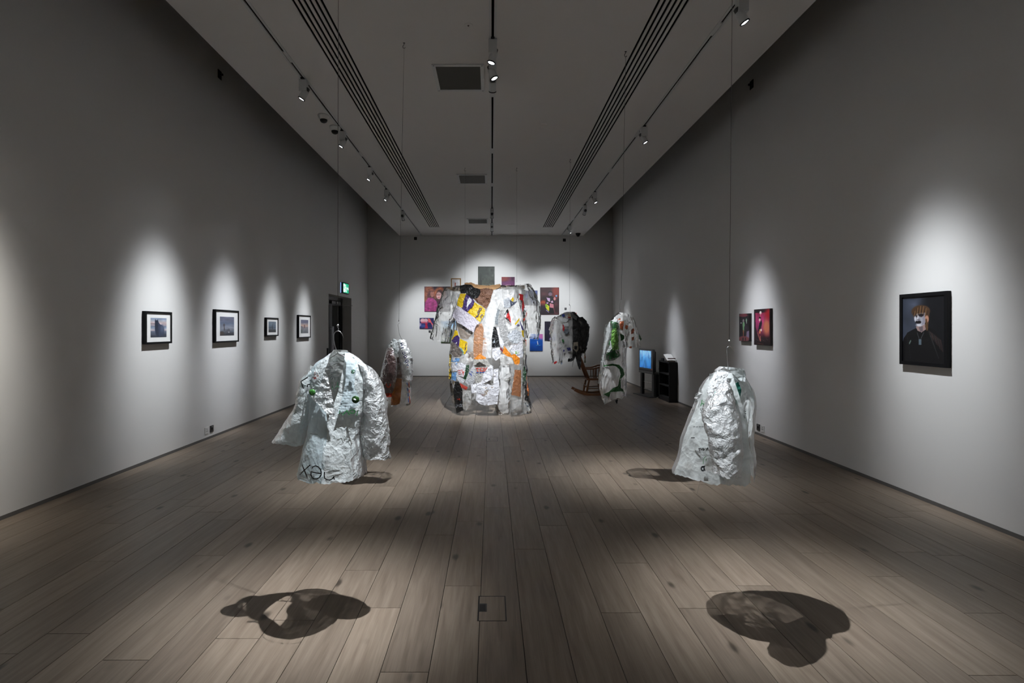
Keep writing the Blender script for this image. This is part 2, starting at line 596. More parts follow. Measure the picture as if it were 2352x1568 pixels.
# ---- junction boxes high on the walls
for a, b, lab, cat in (((XL, 7.62, 5.08), 'x', 'small black loudspeaker bracket plate high on the left wall', 'plate'),
                       ((XR, 7.80, 5.02), '-x', 'small black bracket plate high on the right wall', 'plate'),
                       ((-2.36, YB, 4.29), '-y', 'small dark bracket plate at the top of the far wall, left side', 'plate'),
                       ((2.26, YB, 4.24), '-y', 'small dark bracket plate at the top of the far wall, right side', 'plate')):
    r = thing('bracket_plate', lab, cat, a, 'bracket plates')
    x, y, z = a
    if b == 'x':
        MB().box(x, x + .006, y - .05, y + .05, z - .06, z + .06).build('plate', M['black_matt'], r)
        MB().box(x, x + .05, y - .012, y + .012, z - .012, z + .012).build('stud', M['black'], r)
    elif b == '-x':
        MB().box(x - .006, x, y - .05, y + .05, z - .06, z + .06).build('plate', M['black_matt'], r)
        MB().box(x - .05, x, y - .012, y + .012, z - .012, z + .012).build('stud', M['black'], r)
    else:
        MB().box(x - .045, x + .045, y - .006, y, z - .045, z + .045).build('plate', M['black_matt'], r)
        MB().box(x - .014, x + .014, y - .05, y, z - .014, z + .014).build('stud', M['black'], r)

# ---- sockets by the floor
def socket(x, yc, zc, dark, lab, inward):
    r = thing('wall_socket', lab, 'socket', (x, yc, zc))
    s = inward
    w, h = .044, .044
    xs = sorted((x, x + s * .008))
    MB().box(xs[0], xs[1], yc - w, yc + w, zc - h, zc + h).build('plate', M['dark_steel'] if dark else M['white_plastic'], r)
    f = x + s * .008
    if dark:
        MB().lathe((f, yc, zc), (s, 0, 0), [(0, .016), (.006, .015)], 12).build('port', M['black'], r)
        MB().lathe((f, yc, zc + .03), (s, 0, 0), [(0, .007), (.004, .006)], 10).build('screw', M['white_plastic'], r)
    else:
        for dy, dz, a, b in ((0, .018, .004, .007), (-.012, -.008, .006, .004), (.012, -.008, .006, .004)):
            xs2 = sorted((f, f + s * .001))
            MB().box(xs2[0], xs2[1], yc + dy - a, yc + dy + a, zc + dz - b, zc + dz + b).build('pin_hole', M['black'], r)
socket(XL, 7.27, .125, False, 'white three-pin wall socket low on the left wall', 1)
socket(XL, 7.40, .125, True, 'dark metal data outlet plate low on the left wall', 1)
socket(XR, 7.60, .110, True, 'dark metal data outlet plate low on the right wall', -1)
socket(XR, 7.48, .110, False, 'white three-pin wall socket low on the right wall', -1)

# ---- floor boxes
def floor_box(x0, x1, y0, y1, lab, hole):
    r = thing('floor_box', lab, 'floor box', ((x0 + x1) / 2, (y0 + y1) / 2, 0), 'floor boxes')
    e, z = .0022, .0012
    MB().box(x0, x0 + .008, y0, y1, 0, z).build('trim_strip', M['black'], r)
    MB().box(x1 - .006, x1, y0, y1, 0, z).build('trim_strip', M['black'], r)
    MB().box(x0, x1, y0, y0 + e * 1.3, 0, z).build('trim_strip', M['black'], r)
    MB().box(x0, x1, y1 - e * 1.6, y1, 0, z).build('trim_strip', M['black'], r)
    MB().box(x0 + .009, x1 - .007, y0 + .004, y1 - .005, 0, z * .6).build('lid', M['oak'], r)
    yc = y0 + (y1 - y0) * .5
    if hole:
        MB().box(x0 + .006, x0 + .048, yc - .038, yc + .045, 0, .0018).build('cable_flap', M['dark_steel'], r)
        MB().box(x0 + .009, x0 + .041, yc - .028, yc + .034, 0, .0024).build('cable_opening', M['black'], r)
    else:
        MB().box(x0 + .03, x0 + .05, yc - .02, yc + .02, 0, .0018).build('cable_flap', M['black'], r)
floor_box(-.0735, .078, 2.768, 3.026, 'oak-topped floor box with a black cable hole in the nearest boards', True)
floor_box(-.073, .082, 7.18, 7.46, 'oak-topped floor box flush in the boards before the giant coat', False)

# ---- doorway in the left wall
door = struct(thing('door_1', 'dark glazed double door set back in the left wall', 'door', (XL - .28, (DY0 + DY1) / 2, 0)))
X0 = XL - .26
MB().box(XL - .9, XL - .88, DY0 - .3, DY1 + .3, 0, DZ + .3).build('lobby_wall', M['slab'], door)
fr = MB().box(X0 - .05, X0 + .02, DY0, DY0 + .07, 0, DZ).box(X0 - .05, X0 + .02, DY1 - .07, DY1, 0, DZ).box(X0 - .05, X0 + .02, DY0 + .07, DY1 - .07, DZ - .09, DZ)
fr.build('door_frame', M['dark_steel'], door)
MB().box(XL - .28, XL - .001, DY1 - .012, DY1 - .001, 0, DZ - .01).build('reveal_panel', M['wall'], door)
mid = (DY0 + DY1) / 2
for a, b in ((DY0 + .08, mid - .005), (mid + .005, DY1 - .08)):
    lf = MB().box(X0 - .04, X0, a, a + .11, .01, DZ - .1).box(X0 - .04, X0, b - .11, b, .01, DZ - .1)
    lf.box(X0 - .04, X0, a + .11, b - .11, DZ - .22, DZ - .1).box(X0 - .04, X0, a + .11, b - .11, .01, .25)
    leaf = lf.build('door_leaf', M['black'], door)
    MB().box(X0 - .024, X0 - .016, a + .11, b - .11, .25, DZ - .22).build('glass_pane', M['smoked_glass'], leaf)
    hy = b - .05 if a < mid - .5 else a + .05
    MB().tube([(X0 + .05, hy, .75), (X0 + .05, hy, 1.55)], .012, 10).box(X0, X0 + .05, hy - .01, hy + .01, .80, .82).box(X0, X0 + .05, hy - .01, hy + .01, 1.48, 1.50).build('pull_handle', M['steel'], leaf)
MB().box(X0 + .0, X0 + .07, DY0 + .9, DY0 + 1.25, DZ - .19, DZ - .12).build('door_closer', M['dark_steel'], door)
MB().box(X0 + .0, X0 + .07, DY1 - .75, DY1 - .40, DZ - .19, DZ - .12).build('door_closer', M['dark_steel'], door)
MB().bar((X0 + .05, DY1 - .6, DZ - .20), (XL + .03, DY1 - .02, DZ - .20), .02, .008).build('closer_arm', M['dark_steel'], door)
MB().box(XL - .25, XL - .2, DY0 + .004, DY0 + .012, 1.0, 1.3).build('push_plate', M['steel'], door)
r = thing('wall_holder', 'small black upright plate on the left wall beside the doorway', 'plate', (XL, 12.60, 1.0))
MB().box(XL, XL + .03, 12.58, 12.63, .86, 1.04).build('plate', M['black'], r)
MB().box(XL + .03, XL + .034, 12.592, 12.618, .92, .98).build('reader_face', M['dark_steel'], r)
# ================================================================== TRACK SPOTLIGHTS
def beam_light(power, sigma, col, radius, halo, sharp=1.5):
    """spotlight whose reflector gives a bell-shaped beam with a faint wide halo"""
    ld = bpy.data.lights.new('beam', 'SPOT')
    ld.energy = power
    ld.color = col
    ld.spot_size = math.radians(68)
    ld.spot_blend = 0.5
    ld.shadow_soft_size = radius
    ld.use_nodes = True
    N, L = ld.node_tree.nodes, ld.node_tree.links
    em = N['Emission']
    tc = N.new('ShaderNodeTexCoord')
    sp = N.new('ShaderNodeSeparateXYZ')
    L.new(tc.outputs['Normal'], sp.inputs[0])
    def math_node(op, a, b=None):
        n = N.new('ShaderNodeMath')
        n.operation = op
        for i, v in enumerate((a, b)):
            if v is None:
                continue
            if isinstance(v, (int, float)):
                n.inputs[i].default_value = v
            else:
                L.new(v, n.inputs[i])
        return n.outputs[0]
    z2 = math_node('MULTIPLY', sp.outputs[2], sp.outputs[2])
    t2 = math_node('DIVIDE', math_node('SUBTRACT', 1.0, z2), math_node('MAXIMUM', z2, 0.001))
    w2 = (sigma * 1.55) ** 2
    g1 = math_node('POWER', math.e, math_node('MULTIPLY', math_node('POWER', math_node('DIVIDE', t2, w2), sharp), -1.0))
    g2 = math_node('POWER', math.e, math_node('MULTIPLY', t2, -0.5 / (sigma * 2.4) ** 2))
    L.new(math_node('ADD', g1, math_node('MULTIPLY', g2, halo)), em.inputs['Strength'])
    return ld

def lamp(tx, y, target, power, sigma, lab, on=True, col=(0.92, 0.96, 1.0), radius=0.016, halo=0.022, sharp=1.5):
    """a box-geared spotlight hanging from a track; target is the point its head aims at"""
    r = thing('track_spotlight', lab, 'spotlight', (tx, y, ZC), 'track spotlights')
    MB().box(tx - .018, tx + .018, y - .06, y + .06, ZC - .02, ZC - .0045).build('track_adapter', M['black'], r)
    MB().box(tx - .042, tx + .042, y - .042, y + .042, ZC - .150, ZC - .02).build('gear_box', M['white_metal'], r)
    piv = Vector((tx, y, ZC - .185))
    d = (Vector(target) - piv).normalized()
    MB().tube([(tx, y, ZC - .150), piv + Vector((0, 0, .02))], .014, 10).build('swivel', M['white_metal'], r)
    head = MB().lathe(piv - d * .055, d, [(0, .030), (.003, .036), (.05, .039), (.098, .041), (.1, .041)], 24).build('head', M['white_metal'], r, auto=True)
    mb = MB().lathe(piv + d * .0455, d, [(0, .0425), (.011, .0430), (.0112, .0345), (.002, .0335)], 24, cap=False)
    mb.build('rim', M['black'], head, auto=True)
    fins = MB()
    for k in range(4):
        fins.lathe(piv - d * (.062 + .009 * k), d, [(0, .030), (.004, .030)], 16)
    fins.lathe(piv - d * .095, d, [(0, .018), (.04, .018)], 12)
    fins.build('heat_sink', M['dark_steel'], head)
    MB().lathe(piv + d * .0455, d, [(0, .0335), (.005, .0325), (.0075, .026), (.0085, .01)], 20).build('lens', M['lens_on'] if on else M['lens_off'], head, auto=True)
    if on:
        lo = new_obj('beam', beam_light(power, sigma, col, radius, halo, sharp), r)
        lo.location = piv + d * .085 - Vector((tx, y, ZC))
        lo.rotation_euler = d.to_track_quat('-Z', 'Y').to_euler()
    return r

TL, TM, TR = TRACKS
PW_ = 620
# left wall
lamp(TL, 3.75, (XL, 3.70, 1.30), PW_, .135, 'white track spotlight on the left track, out of frame overhead', col=(1, .97, .90))
lamp(TL, 6.24, (XL, 6.20, 1.28), PW_ * 1.05, .130, 'white track spotlight on the left track aimed at the horse photograph')
lamp(TL, 7.87, (XL, 7.78, 1.25), PW_, .120, 'white track spotlight on the left track just beyond the dome cameras', col=(.90, .94, 1))
lamp(TL, 9.63, (XL, 9.42, 1.25), PW_ * .75, .110, 'white track spotlight on the left track, third from the front in view')
lamp(TL, 11.16, (XL, 11.03, 1.30), PW_ * .8, .105, 'white track spotlight on the left track, fourth from the front in view')
lamp(TL, 13.2, (-1.90, YB, 1.60), PW_ * 1.0, .175, 'white track spotlight at the far end of the left track, back turned', sharp=2.6)
# right wall
lamp(TR, 4.68, (XR, 4.52, 1.30), PW_ * .95, .135, 'white track spotlight on the right track at the top edge, nearest the camera')
lamp(TR, 7.70, (XR, 7.56, 1.28), PW_ * .75, .115, 'white track spotlight on the right track aimed at the two red paintings', col=(.90, .93, 1))
lamp(TR, 11.37, (XR, 11.02, .95), PW_ * .48, .100, 'white track spotlight on the right track aimed above the black bookcase', col=(.88, .92, 1))
lamp(TR, 12.57, (1.80, YB, 1.95), PW_ * 1.25, .175, 'white track spotlight on the right track with its back turned', sharp=2.6)
lamp(TR, 15.0, (XR, 14.98, 1.05), PW_ * .60, .100, 'white track spotlight on the right track closest to the far wall')
# middle track
lamp(TM, 2.32, (-.98, 2.90, 0), 1150, .112, 'white track spotlight overhead, out of frame, aimed at the front left jacket', halo=.012)
lamp(TM, 2.58, (1.62, 2.95, 0), 960, .115, 'white track spotlight overhead, out of frame, aimed at the front right jacket', halo=.012)
lamp(TM, 5.38, (-1.22, 5.42, 0), 760, .135, 'white track spotlight in the central cluster aimed left over the floor')
lamp(TM, 5.72, (1.62, 5.50, 0), 760, .135, 'white track spotlight in the central cluster aimed right over the floor')
lamp(TM, 6.02, (-0.05, 9.6, .8), 1900, .16, 'white track spotlight in the central cluster turned towards the giant coat')
lamp(TM, 12.94, (0.0, YB, 2.35), PW_ * 1.05, .21, 'white track spotlight on the middle track before the far wall, back turned', sharp=2.6)
lamp(TM, 14.7, (0.15, YB, 0.9), PW_ * .25, .24, 'white track spotlight on the middle track closest to the far wall')
for i, y in enumerate((1.4, -1.6, -4.6)):  # extra unseen lamps, added to brighten the ambient light
    w = ('nearest', 'middle', 'farthest')[i]
    lamp(TL, y, (XL, y, 1.35), PW_ * 0.9, .16, 'added unseen white spotlight behind the camera on the left track, %s of three' % w)
    lamp(TR, y, (XR, y, 1.35), PW_ * 0.9, .16, 'added unseen white spotlight behind the camera on the right track, %s of three' % w)
# ================================================================== PICTURES
class Canvas:
    """a small painting computed from shapes; colours end up on the faces of its mesh"""
    def __init__(self, w, h, col):
        self.w, self.h = w, h
        self.a = np.zeros((h, w, 3)) + np.array(col, float)
        self.u, self.v = np.meshgrid((np.arange(w) + .5) / w, (np.arange(h) + .5) / h)
    def mix(self, m, col):
        m = np.clip(m, 0, 1)[..., None]
        self.a = self.a * (1 - m) + np.array(col, float) * m
        return self
    def grad(self, stops):
        ps = [s[0] for s in stops]
        for k in range(3):
            self.a[..., k] = np.interp(self.v, ps, [s[1][k] for s in stops])
        return self
    def ell(self, cx, cy, rx, ry, col, soft=.15, op=1):
        d = np.sqrt(((self.u - cx) / rx) ** 2 + ((self.v - cy) / ry) ** 2)
        return self.mix((1 - (d - 1) / soft) * op if soft else (d < 1) * op, col)
    def poly(self, pts, col, op=1):
        inside = np.zeros(self.u.shape, bool)
        n = len(pts)
        for i in range(n):
            (x0, y0), (x1, y1) = pts[i], pts[(i + 1) % n]
            if y0 == y1:
                continue
            c = ((self.v >= min(y0, y1)) & (self.v < max(y0, y1)) & (self.u < (self.v - y0) / (y1 - y0) * (x1 - x0) + x0))
            inside ^= c
        return self.mix(inside * op, col)
    def line(self, x0, y0, x1, y1, w, col, op=1):
        dx, dy = x1 - x0, y1 - y0
        t = np.clip(((self.u - x0) * dx + (self.v - y0) * dy) / (dx * dx + dy * dy + 1e-9), 0, 1)
        d = np.hypot(self.u - x0 - t * dx, self.v - y0 - t * dy)
        return self.mix((1.5 - d / w) * op, col)
    def dabs(self, seed, amp, sx=6, sy=6):
        """brushwork: smooth random variation of tone"""
        rs = np.random.RandomState(seed)
        g = rs.randn(sy + 2, sx + 2)
        x, y = self.u * sx, self.v * sy
        i, j = x.astype(int), y.astype(int)
        fx, fy = (x - i)[...], (y - j)[...]
        n = (g[j, i] * (1 - fx) * (1 - fy) + g[j, i + 1] * fx * (1 - fy) + g[j + 1, i] * (1 - fx) * fy + g[j + 1, i + 1] * fx * fy)
        self.a = np.clip(self.a * (1 + amp * n[..., None]), 0, 255)
        return self
    def build(self, name, p0, du, dv, mat, parent):
        """p0 top left corner, du to the right, dv down"""
        p0, du, dv = Vector(p0), Vector(du), Vector(dv)
        w, h = self.w, self.h
        vs = [p0 + du * (i / w) + dv * (j / h) for j in range(h + 1) for i in range(w + 1)]
        fs = [(j * (w + 1) + i, (j + 1) * (w + 1) + i, (j + 1) * (w + 1) + i + 1, j * (w + 1) + i + 1) for j in range(h) for i in range(w)]
        o = mesh(name, vs, fs, mat, parent)
        c = np.clip(self.a / 255.0, 0, 1)
        c = np.where(c <= .04045, c / 12.92, ((c + .055) / 1.055) ** 2.4)
        c4 = np.concatenate([c, np.ones(c.shape[:2] + (1,))], -1).reshape(-1, 4)
        at = o.data.color_attributes.new('Col', 'FLOAT_COLOR', 'CORNER')
        at.data.foreach_set('color', np.repeat(c4, 4, 0).astype(np.float32).ravel())
        return o

def wall_frame(wall, ya, yb, z0, z1):
    """corner and axes of a picture on a wall, as seen by a visitor facing it"""
    if wall == 'L':      # visitor faces -X: right is +Y
        return Vector((XL, ya, z1)), Vector((0, yb - ya, 0)), Vector((0, 0, z0 - z1)), Vector((1, 0, 0))
    if wall == 'R':      # right is -Y
        return Vector((XR, yb, z1)), Vector((0, ya - yb, 0)), Vector((0, 0, z0 - z1)), Vector((-1, 0, 0))
    return Vector((ya, YB, z1)), Vector((yb - ya, 0, 0)), Vector((0, 0, z0 - z1)), Vector((0, -1, 0))

def picture(name, lab, cat, wall, a, b, z0, z1, cv, depth=.03, frame=None, fw=.02, mount=0, group=None, mat='picture', mount_mat='mount'):
    p, du, dv, n = wall_frame(wall, a, b, z0, z1)
    r = thing(name, lab, cat, p + du / 2 + dv, group)
    U, V = du.normalized(), dv.normalized()
    W, H = du.length, dv.length
    def slab(nm, u0, u1, v0, v1, d0, d1, m, par):
        c = p + U * (u0 + u1) / 2 + V * (v0 + v1) / 2 + n * (d0 + d1) / 2
        return MB().obox(c, U * (u1 - u0) / 2, V * (v1 - v0) / 2, n * (d1 - d0) / 2).build(nm, m, par)
    if frame:
        for u0, u1, v0, v1 in ((0, W, 0, fw), (0, W, H - fw, H), (0, fw, fw, H - fw), (W - fw, W, fw, H - fw)):
            slab('frame_rail', u0, u1, v0, v1, .002, depth, M[frame], r)
        slab('backboard', fw, W - fw, fw, H - fw, .002, depth * .72, M['black_matt'], r)
        d = depth * .72
        if mount:
            slab('mount_card', fw, W - fw, fw, H - fw, d, d + .002, M[mount_mat], r)
            d += .002
        mu, mv = (mount if isinstance(mount, tuple) else (mount, mount))
        cv.build('image', p + U * (fw + mu) + V * (fw + mv) + n * (d + .001), U * (W - 2 * fw - 2 * mu), V * (H - 2 * fw - 2 * mv), M[mat], r)
    else:
        slab('stretcher', 0, W, 0, H, .002, depth, M['canvas_edge'], r)
        cv.build('painted_face', p + n * (depth + .001), du, dv, M[mat], r)
    return r

# ---- four framed photographs on the left wall
c = Canvas(66, 46, (0, 0, 0)).grad([(0, (118, 136, 168)), (.12, (168, 176, 190)), (.25, (196, 176, 176)), (.38, (178, 166, 176)), (.45, (110, 128, 152)), (.55, (150, 160, 178)), (.62, (196, 180, 182)), (.70, (98, 106, 124)), (1, (52, 54, 64))]).dabs(3, .06, 5, 14)
c.line(0, .29, .35, .31, .012, (70, 62, 70)).line(0, .62, .3, .63, .02, (190, 176, 186), .6)
body = (58, 66, 88)
c.poly([(.26, .14), (.29, .02), (.33, .12), (.42, .10), (.44, .03), (.47, .12), (.50, .22), (.60, .33), (.72, .36), (.82, .48), (.85, .62), (.80, .96), (.74, .98), (.70, .80), (.60, .98), (.44, .98), (.36, .84), (.30, .84), (.26, .62), (.25, .34)], body)
c.poly([(.27, .14), (.46, .14), (.48, .40), (.40, .62), (.30, .62), (.25, .36)], (40, 46, 62)).poly([(.30, .62), (.46, .42), (.52, .98), (.36, .98)], (46, 52, 70)).ell(.72, .55, .10, .16, (84, 94, 118), .8, .6)
picture('framed_photograph', 'black framed photograph of a dark horse standing before a pale sunset', 'photograph', 'L', 5.93, 6.42, 1.325, 1.692, c, .042, 'frame_black', .022, (.075, .052), 'photographs on the left wall', 'print')
c = Canvas(66, 46, (0, 0, 0)).grad([(0, (104, 106, 126)), (.22, (96, 100, 120)), (.36, (86, 98, 118)), (.5, (118, 124, 138)), (.62, (128, 132, 144)), (.75, (100, 106, 118)), (.85, (60, 66, 78)), (1, (56, 56, 62))]).dabs(5, .08, 4, 16)
c.ell(.28, .44, .06, .07, (70, 66, 72), .2).poly([(.26, .5), (.31, .5), (.36, .72), (.26, .74)], (78, 74, 80)).poly([(.34, .80), (.50, .70), (.60, .62), (.68, .66), (.72, .84), (.66, .84), (.60, .78), (.52, .86), (.4, .90)], (82, 82, 90)).ell(.13, .88, .13, .10, (66, 58, 56), .3).poly([(.42, .86), (1, .84), (1, 1), (.42, 1)], (44, 46, 56), .8).line(.6, .82, .63, .82, .03, (180, 180, 180), .8)
picture('framed_photograph', 'larger black framed photograph of a windmill under a grey sky', 'photograph', 'L', 7.43, 8.12, 1.300, 1.764, c, .042, 'frame_black', .022, (.115, .075), 'photographs on the left wall', 'print')
c = Canvas(60, 42, (0, 0, 0)).grad([(0, (96, 110, 126)), (.25, (104, 118, 132)), (.45, (84, 98, 116)), (.62, (66, 80, 98)), (.68, (120, 128, 138)), (.72, (78, 88, 100)), (.76, (48, 52, 58)), (1, (36, 38, 42))]).dabs(8, .08, 5, 12)
c.poly([(.50, .20), (.53, .20), (.57, .45), (.62, .70), (.44, .70), (.47, .45)], (44, 54, 66)).poly([(0, .5), (.2, .5), (.3, .6), (0, .6)], (62, 72, 88), .6)
picture('framed_photograph', 'small black framed photograph of a dark spire above a grey shore', 'photograph', 'L', 9.12, 9.63, 1.366, 1.686, c, .042, 'frame_black', .022, (.075, .045), 'photographs on the left wall', 'print')
c = Canvas(60, 42, (0, 0, 0)).grad([(0, (104, 104, 124)), (.2, (88, 92, 116)), (.3, (150, 138, 142)), (.42, (190, 158, 142)), (.5, (172, 150, 146)), (.58, (120, 118, 124)), (.7, (116, 116, 122)), (1, (84, 88, 92))]).dabs(11, .07, 4, 12)
c.poly([(.43, .36), (.50, .34), (.53, .40), (.53, .62), (.42, .62)], (92, 44, 50)).poly([(0, .48), (.3, .5), (.3, .55), (0, .56)], (70, 72, 84)).ell(.08, .85, .12, .10, (66, 76, 76), .5, .8)
picture('framed_photograph', 'black framed photograph of a red figure on sand at sunset, nearest the door', 'photograph', 'L', 10.64, 11.35, 1.308, 1.768, c, .042, 'frame_black', .022, (.115, .072), 'photographs on the left wall', 'print')

# ---- portrait on the right wall
c = Canvas(110, 132, (30, 33, 40))
c.ell(.18, .35, .45, .42, (62, 68, 82), 1.2, .8).ell(.85, .5, .3, .8, (20, 21, 25), .8, .8).dabs(2, .12, 7, 9)
c.poly([(.02, .64), (.12, .55), (.30, .49), (.40, .47), (.60, .47), (.78, .51), (.88, .60), (.95, .80), (.97, 1), (0, 1), (0, .70)], (17, 17, 19))
c.poly([(.33, .46), (.56, .42), (.57, .50), (.47, .545), (.37, .52)], (150, 126, 122)).poly([(.40, .47), (.50, .45), (.50, .53), (.44, .54)], (92, 84, 92), .8)
c.ell(.445, .225, .205, .085, (74, 54, 38), .2).poly([(.24, .22), (.30, .17), (.44, .14), (.60, .17), (.66, .24), (.645, .34), (.62, .50), (.56, .49), (.55, .30), (.30, .28), (.27, .30)], (72, 52, 36))
face = (158, 158, 168)
c.poly([(.29, .30), (.36, .26), (.50, .25), (.55, .25), (.57, .36), (.54, .425), (.45, .455), (.35, .425), (.31, .38)], face).poly([(.47, .26), (.56, .26), (.57, .37), (.52, .42), (.47, .43), (.50, .36)], (126, 122, 136), .6)
for k in range(16):
    x = .27 + k * .022
    c.line(x + .02, .15 + .0015 * (k - 8) ** 2, x - .01, .275 + .012 * ((k * 7) % 4), .008, ((44, 32, 24), (128, 98, 68), (88, 64, 44))[k % 3], .8)
c.ell(.455, .285, .052, .018, (34, 28, 32), .5).ell(.325, .30, .032, .016, (34, 28, 32), .5).ell(.39, .39, .058, .022, (20, 16, 20), .4)
c.line(.385, .30, .37, .36, .014, (214, 214, 222)).ell(.40, .355, .03, .012, (120, 116, 126), .6).ell(.315, .335, .02, .03, (206, 206, 214), .8, .8).ell(.40, .435, .05, .016, (206, 206, 214), .8, .7)
c.ell(.595, .345, .035, .045, (182, 132, 110), .4).line(.58, .36, .60, .50, .02, (90, 66, 44))
c.line(.36, .55, .42, .66, .006, (70, 74, 78)).line(.52, .55, .44, .66, .006, (70, 74, 78)).poly([(.40, .655), (.465, .65), (.465, .735), (.40, .735)], (92, 106, 116))
for k in range(12):
    x = .64 + .024 * k
    c.line(x, .52 + .012 * k, x + .03 + .01 * (k % 3), .60 + .02 * k, .006, (70 + 8 * (k % 4), 68, 66), .55)
c.line(.68, .60, .86, .92, .01, (52, 52, 54), .7).line(.20, .68, .17, .72, .012, (110, 130, 122)).line(.12, .62, .20, .95, .008, (34, 34, 37), .8)
picture('portrait_painting', 'black framed portrait of a fair-haired figure with white painted face in black', 'painting', 'R', 4.415, 4.93, 1.176, 1.808, c, .036, 'frame_black', .03, 0)

# ---- two canvases on the right wall
c = Canvas(48, 72, (26, 20, 28)).dabs(4, .5, 6, 8)
c.ell(.42, .06, .35, .05, (120, 52, 62), .5).ell(.43, .26, .07, .05, (150, 140, 140), .4).poly([(.36, .32), (.52, .30), (.56, .42), (.50, .50), (.50, .62), (.44, .78), (.38, .60), (.36, .44)], (128, 176, 128)).poly([(.38, .60), (.48, .60), (.45, .92), (.40, .92)], (150, 96, 76)).ell(.20, .34, .06, .02, (190, 190, 190), .4).ell(.72, .24, .06, .05, (108, 150, 120), .5).line(.72, .26, .74, .34, .03, (170, 180, 170)).poly([(.75, .66), (.98, .62), (.98, .90), (.70, .86)], (128, 112, 138)).ell(.45, .92, .45, .08, (128, 66, 70), .4).poly([(.34, .88), (.46, .88), (.46, .99), (.30, .99)], (30, 20, 24)).poly([(.58, .88), (.68, .88), (.68, .99), (.58, .99)], (30, 20, 24))
picture('small_canvas', 'small dark canvas of a pale green dancer, left of the pink canvas', 'painting', 'R', 7.80, 8.12, 1.315, 1.718, c, .035, group='canvases on the right wall')
c = Canvas(60, 84, (0, 0, 0)).grad([(0, (24, 12, 18)), (.09, (30, 14, 20)), (.11, (150, 34, 74)), (.35, (172, 52, 108)), (.55, (150, 50, 96)), (.72, (92, 24, 48)), (.8, (40, 16, 24)), (1, (22, 12, 16))]).dabs(6, .15, 12, 3)
c.poly([(0, 0), (.08, 0), (.12, .5), (.22, .7), (.2, 1), (0, 1)], (30, 14, 22)).ell(.80, .50, .16, .16, (206, 120, 88), .9, .8).ell(.95, .14, .2, .12, (176, 22, 36), .8, .7).poly([(.97, 0), (1, 0), (1, 1), (.97, .8)], (60, 20, 30))
c.ell(.42, .10, .05, .035, (240, 232, 226), .5).line(.42, .12, .40, .26, .012, (200, 130, 130)).ell(.38, .245, .06, .03, (44, 26, 30), .3).ell(.37, .30, .05, .035, (226, 190, 184), .3).poly([(.34, .40), (.48, .30), (.52, .40), (.46, .50), (.42, .58), (.26, .62), (.30, .50)], (26, 16, 34)).poly([(.36, .56), (.44, .56), (.42, .68), (.32, .68)], (214, 128, 84)).ell(.46, .58, .04, .03, (240, 224, 214), .4).line(.24, .66, .38, .86, .018, (170, 100, 88)).line(.40, .76, .42, .88, .02, (190, 120, 104)).line(.2, .95, .6, .97, .01, (140, 80, 60), .5)
for k in range(10):
    c.line(.05 + .09 * k, .82 + .02 * (k % 4), .07 + .09 * k, .825 + .02 * (k % 4), .006, (190, 150, 140), .5)
picture('stage_canvas', 'canvas of a dancer in black before a bright pink curtain', 'painting', 'R', 7.22, 7.66, 1.268, 1.768, c, .035, group='canvases on the right wall')

# ---- pictures on the far wall (given by their edges in the photo, hung on that wall)
def back_pic(lab, cat, x0, y0, x1, y1, cv, **k):
    a, b = P(x0, y1, YB), P(x1, y0, YB)
    nm = k.pop('name', 'canvas_painting')
    picture(nm, lab, cat, 'B', a.x, b.x, a.z, b.z, cv, group='pictures on the far wall', **k)

c = Canvas(70, 62, (58, 42, 60)).dabs(1, .25, 6, 6)
c.ell(.18, .34, .20, .34, (150, 88, 66), .3).ell(.24, .40, .11, .18, (92, 54, 54), .5).ell(.30, .30, .06, .10, (168, 108, 94), .4).ell(.60, .30, .19, .24, (164, 92, 60), .35).ell(.60, .40, .13, .22, (70, 40, 42), .4).ell(.56, .36, .085, .13, (206, 160, 156), .3).line(.50, .34, .62, .33, .012, (70, 30, 40)).line(.53, .44, .58, .44, .014, (150, 40, 60)).poly([(.04, .62), (.14, .46), (.30, .44), (.46, .58), (.52, .80), (.50, 1), (0, 1)], (152, 56, 112)).poly([(.5, .62), (.6, .55), (.8, .6), (.9, 1), (.5, 1)], (66, 30, 52)).dabs(14, .12, 20, 24)
back_pic('square painting of two long-haired figures, one in a magenta coat', 'painting', 975, 658, 1034.5, 715, c)
c = Canvas(44, 44, (206, 204, 206)).dabs(3, .05)
c.ell(.40, .42, .07, .10, (150, 84, 70), .5).poly([(.32, .55), (.46, .50), (.48, .98), (.30, .98)], (140, 76, 66)).poly([(.15, .2), (.4, .2), (.35, .5), (.2, .7)], (176, 168, 170), .6)
back_pic('small picture in a brown wooden frame above the giant coat', 'picture', 1036, 639, 1059, 668, c, frame='frame_gilt', fw=.032, depth=.03, name='framed_picture')
c = Canvas(52, 66, (0, 0, 0)).grad([(0, (56, 62, 56)), (.35, (66, 72, 66)), (.7, (54, 60, 52)), (.83, (60, 64, 54)), (.86, (128, 130, 112)), (.89, (112, 114, 100)), (.93, (40, 44, 38)), (1, (44, 46, 40))]).dabs(9, .18, 10, 12)
c.poly([(.10, .3), (.20, .3), (.24, .95), (.08, .95)], (34, 38, 34), .8).ell(.3, .25, .35, .22, (50, 58, 52), .8, .5)
back_pic('dark green woodland painting hung highest on the far wall', 'painting', 1098, 612, 1136, 662, c)
c = Canvas(46, 44, (84, 38, 72)).dabs(12, .2, 6, 5)
c.ell(.12, .10, .35, .2, (128, 52, 52), .9, .8).ell(.5, .55, .5, .15, (104, 48, 96), .8, .7)
for k in range(14):
    c.line(.30 + .03 * k, .80, .36 + .025 * k, .62 + .05 * ((k * 5) % 4), .016, (196, 144, 168), .8)
back_pic('small purple painting with pale pink splash behind the giant coat', 'painting', 1152, 636, 1182, 664, c)
c = Canvas(40, 40, (40, 46, 74)).dabs(13, .6, 8, 8)
